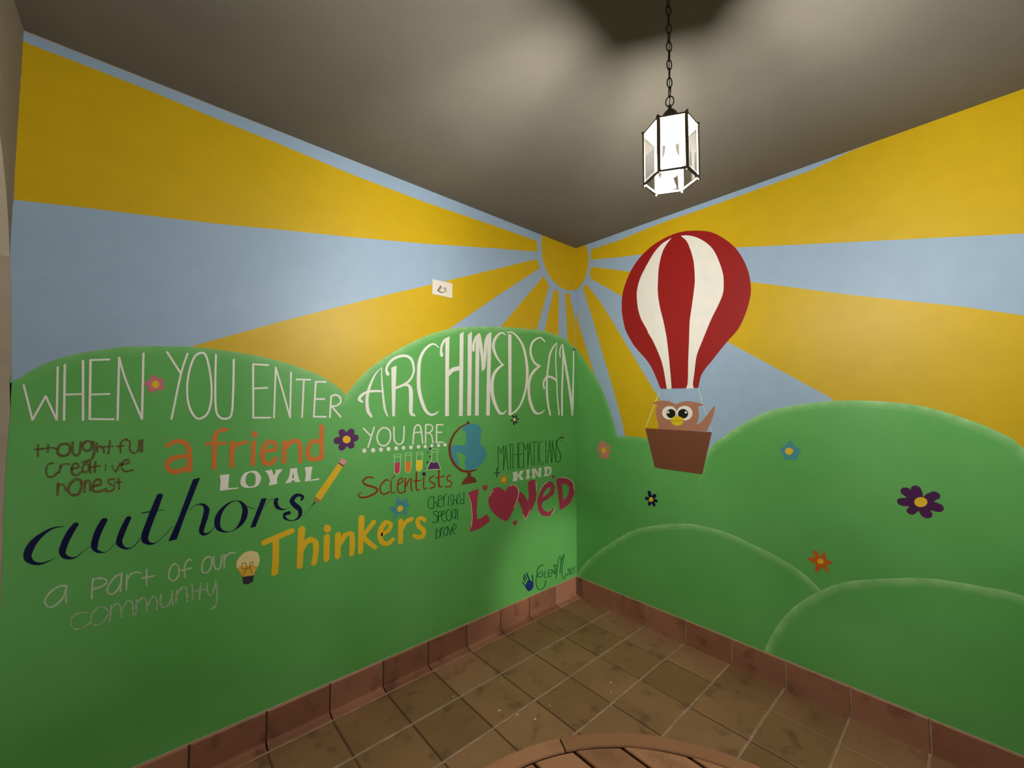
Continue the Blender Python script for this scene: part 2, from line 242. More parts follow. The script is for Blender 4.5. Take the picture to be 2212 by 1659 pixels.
MOTIFS = [
('L','painted_word','white capitals spelling WHEN at the top left of the lettering',[('letter','','white',4,[('s',0,0,[-32102,17245,-32048,17269,-31837,15951,-31781,15971]),('s',0,0,[-31783,15939,-31836,15983,-31487,16835,-31541,16878]),('s',0,0,[-31541,16837,-31487,16876,-31224,15928,-31170,15965]),('s',0,0,[-31166,15945,-31228,15948,-31216,17983,-31278,17981])]),('letter','','white',4,[('s',0,0,[-31098,18078,-31028,18081,-31041,15944,-30971,15940]),('s',0,0,[-30614,18267,-30541,18272,-30527,15931,-30455,15929]),('s',0,0,[-31001,16891,-31005,16960,-30527,16923,-30531,16993])]),('letter','','white',4,[('s',0,0,[-30408,18300,-30334,18304,-30346,15962,-30272,15959]),('s',0,0,[-30369,18281,-30374,18358,-29841,18344,-29846,18423]),('s',0,0,[-30331,16902,-30335,16972,-29778,16936,-29782,17008]),('s',0,0,[-30308,15922,-30310,15999,-29625,15895,-29627,15974])]),('letter','','white',4,[('s',0,0,[-29465,15905,-29536,15909,-29512,18491,-29583,18488]),('s',0,1,[-29579,18475,-29516,18505,-29346,17551,-29285,17585,-28785,15909,-28722,15943]),('s',0,0,[-28716,15924,-28791,15928,-28765,18720,-28841,18716])])]),
('L','painted_word','thin white capitals spelling YOU between WHEN and ENTER',[('letter','','white',4,[('s',0,0,[-28062,18813,-28004,18869,-27556,17890,-27496,17944]),('s',0,1,[-27363,18846,-27291,18822,-27562,17926,-27490,17908,-27822,15915,-27751,15895])]),('letter','','white',4,[('s',1,1,[-26856,18853,-26863,18950,-26727,18844,-26666,18906,-26589,18403,-26513,18429,-26458,17559,-26379,17570,-26433,16754,-26353,16743,-26546,16166,-26478,16113,-26802,15943,-26790,15847,-26994,16094,-27054,16040,-27194,16633,-27266,16613,-27255,17373,-27329,17375,-27194,18083,-27268,18100,-27071,18602,-27141,18638,-26961,18795,-27011,18866])]),('letter','','white',4,[('s',0,1,[-26323,18866,-26242,18870,-26306,17569,-26225,17572,-26243,16334,-26164,16346,-26066,15912,-26015,15985,-25751,15833,-25780,15928,-25541,16116,-25623,16139,-25514,17259,-25599,17261,-25537,18695,-25621,18691])])]),
('L','painted_word','white capitals spelling ENTER shrinking towards the dip between the hills',[('letter','','white',4,[('s',0,0,[-24820,18510,-24735,18516,-24737,15902,-24652,15900]),('s',0,0,[-24779,18483,-24777,18570,-24134,18481,-24132,18569]),('s',0,0,[-24696,17290,-24702,17377,-24129,17340,-24135,17428]),('s',0,0,[-24693,15858,-24696,15944,-23953,15842,-23956,15930])]),('letter','','white',4,[('s',0,0,[-23759,15881,-23837,15885,-23750,18423,-23829,18421]),('s',0,1,[-23827,18407,-23752,18437,-23498,17300,-23421,17327,-23103,15880,-23024,15903]),('s',0,0,[-23022,15889,-23104,15893,-23035,18215,-23117,18213])]),('letter','','white',4,[('s',0,0,[-22816,17813,-22817,17905,-22139,17826,-22140,17920]),('s',0,0,[-22497,17828,-22412,17827,-22532,15883,-22447,15877])]),('letter','','white',4,[('s',0,0,[-21907,17758,-21818,17756,-21957,15896,-21869,15889]),('s',0,0,[-21862,17719,-21864,17813,-21342,17738,-21345,17834]),('s',0,0,[-21861,16796,-21863,16891,-21397,16800,-21400,16896]),('s',0,0,[-21913,15855,-21914,15949,-21297,15833,-21298,15929])]),('letter','','white',4,[('s',0,0,[-21094,17014,-21001,17009,-21135,15857,-21043,15849]),('s',0,1,[-21034,16965,-21061,17058,-20798,17040,-20783,17136,-20590,16896,-20507,16945,-20585,16674,-20500,16627,-20794,16525,-20759,16433,-21062,16503,-21052,16407]),('s',0,0,[-21021,16400,-20952,16462,-20545,15835,-20474,15897])])]),
('L','painted_word','tall curling white brush lettering filling the hill by the corner',[('letter','','white',4,[('s',0,1,[-18171,18776,-18150,18758,-18581,18388,-18508,18346,-18921,17719,-18781,17672,-19100,17087,-18927,17061,-19116,16556,-18925,16566,-19039,16117,-18844,16185,-18801,15821,-18684,15894]),('s',0,1,[-18179,18766,-18142,18768,-18199,18313,-18126,18319,-18163,17609,-18061,17620,-18068,16730,-17937,16746,-17979,16230,-17844,16263,-17779,15845,-17710,15869]),('s',0,1,[-18047,17388,-18055,17282,-18381,17422,-18379,17289,-18856,17392,-18832,17256,-19192,17287,-19120,17163,-19493,17053,-19359,16947,-19560,16795,-19387,16865,-19334,16657,-19266,16749])]),('letter','','white',4,[('p',0,[[-17556,18793,-17214,18952,-17248,17641,-17272,15842,-17443,15845,-17512,17454]]),('s',0,1,[-17676,18445,-17888,18367,-17798,18651,-17947,18648,-17703,18942,-17831,19010,-17405,19262,-17499,19380,-16971,19472,-17012,19618,-16579,19509,-16534,19673,-16303,19357,-16158,19468,-16162,19032,-16001,19069,-16123,18616,-15983,18595,-16347,18151,-16231,18073,-16764,17846,-16683,17722,-17277,17634,-17216,17503]),('s',0,1,[-16649,17695,-16639,17841,-16459,17692,-16349,17824,-16369,17463,-16106,17509,-16338,16748,-16071,16751,-16332,16154,-16082,16168,-16225,15891,-16036,16025,-15978,15808,-15912,15917])]),('letter','','white',4,[('s',0,1,[-14225,20367,-14264,20320,-14581,20599,-14602,20490,-15034,20444,-14934,20336,-15491,19967,-15322,19893,-15763,19317,-15536,19294,-15823,18433,-15573,18441,-15791,17558,-15535,17593,-15560,16720,-15320,16789,-15225,16098,-15042,16205,-14812,15825,-14758,15976,-14408,15892,-14461,15999,-14175,16094,-14209,16130])]),('letter','','white',4,[('s',0,1,[-13881,19901,-14132,19847,-13965,20132,-14146,20118,-13928,20469,-14084,20499,-13711,20839,-13853,20927,-13465,20998,-13547,21106]),('p',0,[[-13728,20948,-13405,21203,-13423,18350,-13380,15781,-13680,15786,-13707,18732]]),('p',0,[[-12564,21442,-12246,21644,-12252,18810,-12256,15769,-12573,15775,-12571,18793]]),('s',0,1,[-13360,18510,-13586,18701,-13022,18801,-13180,19048,-12433,18951,-12520,19230])]),('letter','','white',4,[('p',0,[[-11888,21479,-11535,21750,-11523,19682,-11547,15782,-11874,15787,-11869,18831]])]),('letter','','white',4,[('p',0,[[-11523,20642,-11449,20984,-11273,21381,-10936,21707,-10776,21649,-10583,20902,-10458,20187,-10432,20917,-10345,21355,-10157,21678,-9884,21892,-9762,21876,-9774,20677,-9828,18509,-9860,15762,-10197,15768,-10156,18495,-10124,20990,-10198,20122,-10288,19344,-10378,19103,-10628,18961,-10689,19743,-10858,20747,-10877,18463,-10877,15779,-11199,15784,-11201,18448,-11192,21179,-11267,20876,-11263,20414,-11365,20300,-11495,20393]])]),('letter','','white',4,[('s',0,1,[-8402,21948,-8455,21852,-8761,22035,-8741,21913,-9237,21800,-9068,21699,-9608,21292,-9369,21253,-9685,20760,-9419,20811,-9414,20194,-9208,20281,-9033,19785,-8901,19864,-8749,19549,-8663,19649,-8476,19570,-8469,19615]),('s',0,1,[-8596,19616,-8525,19539,-9101,19372,-8940,19256,-9597,18868,-9341,18791,-9811,18175,-9507,18166,-9783,17285,-9465,17331,-9412,16405,-9152,16486,-8966,15851,-8797,15990,-8500,15855,-8572,15977,-8213,16118,-8254,16150])]),('letter','','white',4,[('p',0,[[-8115,21990,-7772,21944,-7738,15741,-8036,15745]]),('s',0,1,[-8222,22039,-8224,22106,-7772,22080,-7714,22197,-7256,21833,-7123,21930,-6659,21168,-6458,21246,-6336,20138,-6069,20189,-6218,19043,-5921,19056,-6340,17845,-6113,17819,-6761,16791,-6575,16735,-7229,16212,-7097,16129,-7757,15908,-7660,15814])]),('letter','','white',4,[('s',0,1,[-4005,21827,-4098,21758,-4392,22099,-4479,21991,-4810,22087,-4750,21975,-5468,21744,-5307,21660,-5794,21202,-5575,21191,-5799,20603,-5566,20654,-5482,20035,-5285,20129,-5043,19728,-4918,19872,-4549,19713,-4525,19780]),('s',0,1,[-4776,19747,-4641,19647,-5357,19388,-5141,19272,-5847,18814,-5575,18757,-6047,17981,-5761,17981,-5951,16980,-5656,17022,-5578,16160,-5304,16251,-5108,15785,-4974,15959,-4535,15802,-4599,15929,-4060,16077,-4108,16124])]),('letter','','white',4,[('s',0,1,[-2596,21884,-2538,21858,-3093,21475,-2928,21425,-3550,20776,-3342,20754,-3725,19866,-3527,19862,-3916,18775,-3690,18777,-3923,17550,-3683,17563,-3781,16571,-3543,16597,-3497,15716,-3300,15742]),('s',0,1,[-2597,21870,-2537,21872,-2746,21077,-2613,21083,-2784,20218,-2651,20230,-2676,18824,-2542,18834,-2575,17080,-2427,17089,-2361,15722,-2198,15732]),('s',0,1,[-4031,17965,-4236,17928,-4141,18269,-4335,18277,-3933,18684,-4097,18752,-3648,18823,-3676,18987,-3142,18750,-3030,18916,-2738,18557,-2584,18697])]),('letter','','white',4,[('s',0,1,[-2081,20703,-2232,20685,-2118,21125,-2269,21120,-1977,21584,-2105,21604,-1792,21775,-1877,21810]),('s',0,1,[-1888,21761,-1735,21778,-1884,20386,-1670,20400,-2027,17846,-1799,17849,-2040,15708,-1797,15705]),('s',0,1,[-1903,21779,-1766,21806,-1508,19629,-1201,19678,-1133,18109,-805,18148,-662,15704,-425,15719]),('s',0,1,[-446,21328,-268,21342,-513,18923,-304,18930,-674,16849,-354,16845,-687,15716,-448,15708])])]),
('L','painted_word','faded brown lettering spelling thoughtful near the left edge',[('letter','','faded_brown',4,[('s',0,0,[-31692,14813,-31699,14893,-31512,14819,-31519,14900]),('s',0,0,[-31656,15040,-31602,15034,-31650,14593,-31596,14586])]),('letter','','faded_brown',4,[('s',0,0,[-31403,15024,-31354,15018,-31399,14727,-31351,14720]),('s',0,1,[-31511,14824,-31520,14895,-31277,14854,-31278,14926,-31117,14777,-31106,14846])]),('letter','','faded_brown',4,[('s',1,1,[-30997,15076,-30980,14965,-31149,14911,-31080,14857,-31136,14615,-31075,14671,-30947,14491,-30960,14602,-30774,14639,-30843,14698,-30788,14968,-30849,14906])]),('letter','','faded_brown',4,[('s',0,1,[-30777,15069,-30702,15064,-30760,14675,-30690,14698,-30616,14477,-30620,14586,-30492,14652,-30565,14692,-30471,15056,-30547,15074])]),('letter','','faded_brown',4,[('s',1,1,[-30378,15134,-30348,15029,-30498,14923,-30422,14904,-30398,14662,-30370,14759,-30196,14713,-30260,14785,-30187,15047,-30254,14999]),('s',0,1,[-30206,15038,-30130,15052,-30161,14747,-30083,14737,-30199,14447,-30127,14392,-30282,14355,-30246,14253,-30430,14322,-30409,14215])]),('letter','','faded_brown',4,[('s',0,0,[-30090,14989,-30029,14988,-30068,14636,-30007,14634]),('s',0,1,[-30020,14772,-30050,14850,-29956,14828,-29940,14908,-29889,14707,-29834,14740,-29878,14594,-29817,14598])]),('letter','','faded_brown',4,[('s',0,0,[-29723,15075,-29660,15061,-29749,14542,-29687,14527]),('s',0,0,[-29925,14788,-29931,14859,-29606,14797,-29612,14869])]),('letter','','faded_brown',4,[('s',0,1,[-29233,15132,-29196,15054,-29392,14991,-29332,14953,-29398,14564,-29334,14554]),('s',0,0,[-29475,14783,-29483,14855,-29278,14796,-29286,14869])]),('letter','','faded_brown',4,[('s',0,1,[-29232,15057,-29198,15129,-29126,14968,-29066,14996,-29115,14656,-29054,14680,-28967,14459,-28960,14546,-28799,14577,-28861,14618,-28772,15010,-28839,15025])]),('letter','','faded_brown',4,[('s',0,0,[-28786,15019,-28666,15007,-28780,14570,-28661,14556])])]),
('L','painted_word','faded brown lettering spelling creative beneath the word thoughtful',[('letter','','faded_brown',4,[('s',0,1,[-31248,14337,-31229,14253,-31372,14288,-31326,14228,-31425,14029,-31367,14023,-31348,13774,-31315,13838,-31190,13750,-31216,13832,-31058,13910,-31100,13979])]),('letter','','faded_brown',4,[('s',0,0,[-31050,14236,-30998,14219,-31071,13926,-31019,13908]),('s',0,1,[-31013,14058,-31057,14110,-30945,14197,-30972,14269,-30806,14192,-30812,14270])]),('letter','','faded_brown',4,[('s',0,1,[-30689,13981,-30711,14071,-30506,14050,-30559,14115,-30578,14264,-30601,14181,-30714,14231,-30666,14160,-30758,14035,-30694,14022,-30716,13803,-30670,13858,-30564,13722,-30581,13815,-30436,13838,-30477,13918])]),('letter','','faded_brown',4,[('s',1,1,[-30357,14231,-30337,14144,-30468,14061,-30406,14035,-30400,13833,-30374,13909,-30241,13877,-30293,13938,-30228,14117,-30286,14092]),('s',0,0,[-30257,14254,-30197,14248,-30241,13805,-30181,13799])]),('letter','','faded_brown',4,[('s',0,0,[-30111,14270,-30044,14255,-30122,13847,-30055,13831]),('s',0,0,[-30180,14005,-30189,14080,-29950,14025,-29959,14101])]),('letter','','faded_brown',4,[('s',0,0,[-29797,14138,-29756,14130,-29805,13861,-29765,13852])]),('letter','','faded_brown',4,[('s',0,1,[-29619,14022,-29561,14059,-29477,13742,-29500,13832,-29321,14093,-29381,14146])]),('letter','','faded_brown',4,[('s',0,1,[-29300,14009,-29321,14095,-29064,14083,-29105,14159,-29103,14283,-29114,14198,-29283,14221,-29234,14156,-29339,13959,-29276,13963,-29214,13729,-29198,13812,-28970,13754,-28984,13842])])]),
('L','painted_word','faded red-brown lettering spelling honest above the navy script',[('letter','','faded_red',4,[('s',0,0,[-31098,13519,-31026,13505,-31098,13078,-31026,13062]),('s',0,1,[-31033,13374,-31051,13454,-30943,13415,-30914,13479,-30861,13179,-30812,13209])]),('letter','','faded_red',4,[('s',1,1,[-30594,13664,-30572,13557,-30761,13506,-30699,13435,-30824,13211,-30751,13213,-30690,12967,-30668,13064,-30485,12983,-30536,13073,-30397,13271,-30472,13301,-30430,13560,-30492,13510])]),('letter','','faded_red',4,[('s',0,0,[-30378,13526,-30319,13516,-30373,13071,-30314,13060]),('s',0,1,[-30318,13349,-30367,13397,-30263,13490,-30295,13561,-30234,13472,-30181,13487,-30210,13107,-30153,13103])]),('letter','','faded_red',4,[('s',0,1,[-30074,13229,-30097,13327,-29876,13288,-29926,13370,-29878,13505,-29935,13455,-30024,13589,-29990,13495,-30137,13388,-30069,13346,-30135,13084,-30077,13130,-29948,12993,-29958,13094,-29727,13057,-29752,13157])]),('letter','','faded_red',4,[('s',0,1,[-29520,13528,-29510,13440,-29704,13511,-29656,13446,-29659,13282,-29616,13335,-29533,13200,-29477,13231,-29556,13079,-29516,13004,-29726,13059,-29710,12973])]),('letter','','faded_red',4,[('s',0,0,[-29415,13508,-29355,13506,-29380,13057,-29320,13053]),('s',0,0,[-29487,13308,-29495,13375,-29301,13310,-29308,13377])])]),
('L','painted_word','orange lower-case lettering reading a friend under ENTER',[('letter','','orange',4,[('s',0,1,[-27860,14661,-27931,14815,-27641,14801,-27684,14991,-27383,14779,-27335,14979,-27249,14608,-27082,14694,-27206,14215,-27004,14215,-27175,13594,-26981,13577]),('s',0,1,[-27157,14298,-27147,14140,-27508,14324,-27472,14131,-27827,14213,-27715,14019,-27949,13900,-27773,13892,-27776,13537,-27704,13735,-27417,13486,-27460,13698,-27100,13656,-27173,13839])]),('letter','','orange',4,[('s',0,1,[-25801,15456,-25767,15272,-26104,15400,-26004,15226,-26286,15067,-26107,15001,-26298,14556,-26098,14536,-26271,13604,-26098,13582]),('s',0,0,[-26480,14666,-26489,14827,-25811,14643,-25820,14808])]),('letter','','orange',4,[('s',0,0,[-25620,14758,-25425,14742,-25604,13640,-25408,13616]),('s',0,1,[-25408,14318,-25545,14426,-25301,14550,-25386,14718,-24917,14631,-24953,14798])]),('letter','','orange',4,[('p',1,[[-24488,15076,-24511,14986,-24577,14933,-24659,14937,-24728,14996,-24756,15088,-24733,15178,-24668,15231,-24585,15228,-24517,15168]]),('s',0,0,[-24741,14708,-24540,14686,-24746,13643,-24547,13615])]),('letter','','orange',4,[('s',0,0,[-24220,14126,-24247,14309,-23661,14171,-23689,14357]),('s',0,1,[-23588,14294,-23762,14278,-23651,14667,-23795,14530,-24011,14786,-23946,14573,-24297,14515,-24107,14392,-24362,14072,-24134,14062,-24242,13610,-24081,13774,-23835,13482,-23907,13717,-23607,13743,-23757,13904])]),('letter','','orange',4,[('s',0,0,[-23399,14626,-23172,14607,-23391,13624,-23165,13598]),('s',0,1,[-23181,14220,-23333,14383,-22925,14520,-23035,14721,-22740,14528,-22639,14744,-22638,14333,-22430,14353,-22609,13573,-22419,13555])]),('letter','','orange',4,[('s',0,0,[-21620,15366,-21376,15358,-21578,13667,-21334,13647]),('s',0,1,[-21540,14628,-21576,14399,-21969,14711,-21863,14498,-22263,14261,-22029,14187,-22196,13674,-21984,13794,-21792,13499,-21814,13734,-21442,13607,-21546,13854])])]),
('L','painted_word','small white slab capitals spelling LOYAL beside the pencil',[('letter','','white',4,[('p',0,[[-25958,13249,-25595,13261,-25615,12615,-25268,12576,-25211,12625,-25227,12532,-25936,12528,-25919,12965]])]),('letter','','white',4,[('p',1,[[-24729,13305,-24475,13278,-24297,13030,-24290,12800,-24426,12556,-24706,12502,-24984,12564,-25125,12741,-25106,13026,-24976,13235],[-24727,13240,-24556,13157,-24506,12891,-24527,12634,-24652,12569,-24791,12587,-24921,12780,-24915,13036,-24837,13204]])]),('letter','','white',4,[('p',0,[[-24116,13257,-23823,13283,-23726,12982,-23626,13155,-23673,13244,-23326,13268,-23517,13009,-23585,12748,-23549,12550,-23934,12515,-23882,12751,-23979,13060]])]),('letter','','white',4,[('p',0,[[-22986,13251,-22664,13249,-22649,13051,-22560,12695,-22491,12514,-22747,12535,-22781,12635,-22891,12631,-22920,12549,-23190,12525,-23037,12819,-22996,13054],[-22839,13037,-22784,12756,-22894,12741]])]),('letter','','white',4,[('p',0,[[-22284,13249,-21914,13248,-21962,12907,-21987,12564,-21551,12601,-21566,12507,-22271,12511,-22225,12865]])])]),
('L','painted_word','large navy blue slanted script spelling authors',[('letter','','navy',4,[('s',0,1,[-30849,11855,-30846,11835,-31138,11861,-31121,11799,-31408,11730,-31348,11604,-31664,11496,-31529,11312,-31821,11138,-31623,10991,-31795,10787,-31630,10881,-31580,10575,-31552,10697,-31372,10527,-31383,10606,-31164,10608,-31173,10639,-31019,10689,-31024,10705]),('s',0,1,[-30598,11910,-30482,11777,-30761,11638,-30602,11475,-30885,11264,-30717,11133,-30943,10907,-30766,10849,-30851,10659,-30759,10789,-30672,10547,-30665,10656,-30481,10562,-30496,10606,-30286,10754,-30295,10772,-30108,10910,-30116,10925])]),('letter','','navy',4,[('s',0,1,[-29825,11929,-29672,11790,-29964,11597,-29786,11453,-30061,11202,-29875,11094,-30075,10876,-29888,10867,-29933,10639,-29890,10744,-29696,10580,-29700,10604,-29528,10680,-29536,10694,-29388,10884,-29397,10897]),('s',0,1,[-29101,11873,-28958,11760,-29245,11481,-29079,11355,-29347,11080,-29175,10981,-29344,10805,-29180,10885,-29122,10587,-29097,10676,-28899,10561,-28910,10595,-28722,10734,-28738,10756,-28623,10922,-28641,10941])]),('letter','','navy',4,[('s',0,1,[-28158,12650,-27975,12533,-28321,12114,-28114,11977,-28487,11509,-28283,11372,-28594,11095,-28371,10984,-28571,10769,-28379,10855,-28340,10582,-28323,10698,-28110,10614,-28121,10642,-27843,10865,-27855,10882,-27573,11206,-27586,11224]),('s',0,1,[-28612,11944,-28619,11987,-28348,11962,-28353,11998,-27871,11967,-27873,11988])]),('letter','','navy',4,[('p',0,[[-26945,13175,-26690,13221,-27188,11543,-27432,10624,-27714,10594,-27417,11475]]),('s',0,1,[-27042,11803,-27051,11817,-26889,11942,-26900,11963,-26736,12009,-26743,12043,-26562,11938,-26526,12035,-26503,11769,-26318,11809,-26524,11579,-26318,11491,-26591,11202,-26411,11106,-26661,10871,-26477,10816,-26553,10614,-26484,10743,-26340,10600,-26362,10671,-26183,10742,-26200,10766,-26071,10894,-26086,10912])]),('letter','','navy',4,[('s',0,1,[-25261,11986,-25255,11962,-25519,11960,-25492,11905,-25839,11742,-25744,11632,-26046,11430,-25854,11304,-26099,11107,-25879,11066,-26010,10767,-25856,10868,-25746,10581,-25724,10658,-25513,10549,-25513,10572]),('s',0,1,[-25261,11964,-25254,11985,-25116,11833,-25064,11904,-25029,11603,-24857,11670,-25013,11417,-24781,11363,-25054,11137,-24849,11005,-25148,10857,-25045,10746,-25302,10638,-25282,10599,-25517,10572,-25509,10549]),('s',0,1,[-24818,11637,-24811,11654,-24632,11496,-24625,11524,-24483,11462,-24482,11480])]),('letter','','navy',4,[('p',0,[[-24229,11919,-23998,11900,-24444,10587,-24666,10576]]),('s',0,1,[-24139,11379,-24153,11391,-23984,11629,-23997,11643,-23798,11784,-23807,11802,-23632,11799,-23640,11830]),('s',0,1,[-23641,11807,-23488,11738,-23692,11608,-23512,11605,-23573,11327,-23450,11433,-23347,11207,-23329,11295,-23134,11205,-23140,11230,-22932,11286,-22940,11305])]),('letter','','navy',4,[('s',0,1,[-22338,11563,-22451,11630,-22279,11746,-22413,11693,-22501,11912,-22512,11768,-22772,11899,-22657,11731,-22974,11604,-22738,11568,-22792,11260,-22611,11416,-22581,11061,-22393,11159,-22535,10906,-22355,10847,-22573,10714,-22498,10620,-22774,10601,-22767,10562,-22997,10678,-23015,10622,-23129,10842,-23238,10788,-23121,10906,-23226,11036,-22960,10912,-23013,11091]),('s',0,1,[-22353,10724,-22361,10740,-22171,10807,-22182,10821,-21961,11082,-21976,11096,-21757,11323,-21787,11352])])]),
('L','painted_pencil','yellow pencil writing the end of the navy script',[('eraser','pink eraser','pink_light',4,[('p',0,[[-20411,13589,-20112,13377,-20273,13149,-20533,13341]])]),('ferrule','dark ferrule band','dark_brown',4,[('p',0,[[-20533,13341,-20273,13149,-20308,13082,-20568,13292]])]),('pencil_barrel','','yellow_bright',4,[('p',0,[[-20575,13293,-20315,13091,-21463,11382,-21747,11662]])]),('sharpened_tip','bare wood tip','wood_paint',5,[('p',0,[[-21747,11658,-21790,11368,-21637,11310,-21463,11389,-21609,11535,-21677,11528]])]),('graphite_point','dark point','navy',5,[('s',0,0,[-21755,11360,-21724,11326,-21813,11298,-21783,11265])])]),
('L','painted_word','thin chalky white lettering reading a part of our',[('letter','','chalk',4,[('s',0,1,[-30699,9585,-30696,9507,-30878,9633,-30858,9556,-31119,9488,-31080,9423,-31265,9172,-31214,9143,-31159,8879,-31138,8938,-30969,8853,-30998,8927,-30756,9090,-30801,9148,-30679,9388,-30730,9430]),('s',0,1,[-30730,9558,-30676,9537,-30732,9243,-30679,9227,-30706,8928,-30652,8916])]),('letter','','chalk',4,[('s',0,0,[-30017,9604,-29960,9583,-30023,8873,-29966,8851]),('s',0,1,[-29972,9571,-29981,9645,-29768,9551,-29767,9623,-29609,9444,-29575,9488,-29622,9371,-29580,9311,-29767,9276,-29743,9204,-29983,9250,-29966,9177])]),('letter','','chalk',4,[('s',0,1,[-29165,9640,-29138,9567,-29359,9558,-29321,9492,-29542,9269,-29493,9221,-29575,8999,-29523,8998,-29449,8823,-29452,8897,-29270,8891,-29312,8954,-29153,9160,-29203,9210]),('s',0,0,[-29179,9614,-29124,9593,-29195,8897,-29140,8875])]),('letter','','chalk',4,[('s',0,0,[-29024,9515,-28968,9498,-29016,8899,-28960,8880]),('s',0,1,[-28966,9256,-29010,9304,-28854,9479,-28887,9541,-28669,9498,-28677,9568,-28577,9436,-28565,9499])]),('letter','','chalk',4,[('s',0,0,[-28413,9598,-28360,9583,-28397,8888,-28344,8872]),('s',0,0,[-28499,9206,-28512,9276,-28133,9209,-28146,9281])]),('letter','','chalk',4,[('s',1,1,[-27470,9606,-27461,9533,-27626,9469,-27576,9422,-27681,9152,-27625,9137,-27599,8887,-27567,8933,-27409,8833,-27444,8900,-27280,9076,-27336,9108,-27308,9424,-27361,9410])]),('letter','','chalk',4,[('s',0,1,[-26881,9618,-26901,9555,-26991,9682,-26958,9612,-27125,9497,-27071,9456,-27150,9211,-27092,9193,-27124,8900,-27066,8889]),('s',0,0,[-27210,9186,-27225,9252,-26882,9209,-26898,9276])]),('letter','','chalk',4,[('s',1,1,[-26280,9630,-26270,9554,-26467,9502,-26414,9449,-26529,9214,-26469,9192,-26478,8926,-26437,8967,-26269,8866,-26305,8937,-26127,9096,-26187,9135,-26121,9449,-26180,9443])]),('letter','','chalk',4,[('s',0,1,[-26116,9560,-26054,9550,-26088,9216,-26027,9214,-26000,8942,-25961,8990,-25815,8920,-25866,8981,-25747,9215,-25810,9243,-25745,9514,-25809,9532])]),('letter','','chalk',4,[('s',0,0,[-25714,9550,-25650,9535,-25688,8932,-25624,8916]),('s',0,1,[-25638,9261,-25696,9310,-25550,9463,-25598,9528,-25387,9529,-25405,9608,-25251,9479,-25247,9555])])]),
('L','painted_word','lowest chalky lettering spelling community, its first letters almost worn away',[('letter','','chalk_worn',4,[('s',0,1,[-30111,8387,-30107,8322,-30267,8430,-30255,8364,-30474,8386,-30442,8328,-30558,8150,-30513,8128,-30493,7893,-30464,7929,-30310,7751,-30317,7816,-30102,7805,-30127,7868,-30001,7897,-30033,7956])]),('letter','','chalk_worn',4,[('s',1,1,[-29699,8480,-29701,8415,-29871,8437,-29838,8378,-29998,8216,-29953,8178,-30001,7945,-29958,7953,-29859,7751,-29857,7815,-29662,7779,-29692,7841,-29504,7990,-29549,8033,-29502,8274,-29543,8254])]),('letter','','chalk_worn',4,[('s',0,0,[-29451,8426,-29391,8400,-29469,7815,-29409,7787]),('s',0,1,[-29395,8235,-29437,8297,-29265,8402,-29283,8478,-29171,8284,-29121,8295,-29131,7877,-29076,7865]),('s',0,1,[-29075,8100,-29123,8155,-28927,8394,-28962,8465,-28826,8323,-28775,8336,-28768,7811,-28712,7801])]),('letter','','chalk_worn',4,[('s',0,0,[-28691,8410,-28633,8388,-28698,7813,-28641,7789]),('s',0,1,[-28635,8214,-28678,8280,-28482,8383,-28500,8461,-28383,8263,-28328,8270,-28354,7801,-28295,7785]),('s',0,1,[-28293,7999,-28344,8055,-28122,8335,-28157,8410,-28043,8198,-27986,8202,-28031,7813,-27971,7793])]),('letter','','chalk_worn',4,[('s',0,1,[-27917,8404,-27856,8381,-27918,8009,-27858,8003,-27793,7763,-27789,7839,-27586,7847,-27635,7913,-27496,8108,-27556,8148,-27473,8381,-27535,8411]),('s',0,0,[-27538,8127,-27483,8119,-27496,7801,-27441,7792])]),('letter','','chalk_worn',4,[('s',0,0,[-27380,8423,-27317,8396,-27410,7900,-27347,7872]),('s',0,1,[-27347,8168,-27399,8231,-27174,8424,-27211,8502,-27059,8370,-27000,8383,-27011,7809,-26947,7794])]),('letter','','chalk_worn',4,[('s',0,0,[-26837,8402,-26771,8380,-26835,7838,-26769,7815]),('p',1,[[-26799,8463,-26806,8436,-26825,8424,-26850,8431,-26870,8454,-26878,8485,-26872,8512,-26853,8524,-26828,8517,-26808,8494]])]),('letter','','chalk_worn',4,[('s',0,0,[-26560,8487,-26492,8462,-26580,7782,-26513,7755]),('s',0,0,[-26706,8126,-26722,8201,-26357,8125,-26373,8201])]),('letter','','chalk_worn',4,[('s',0,1,[-26323,8415,-26254,8400,-26292,8029,-26227,8030,-26140,7769,-26161,7855,-25988,8017,-26054,8066,-25934,8362,-26003,8398]),('s',0,1,[-26005,8425,-25936,8419,-25932,7972,-25862,7956,-25934,7484,-25864,7448,-26006,7278,-25951,7208,-26131,7246,-26098,7162])])]),
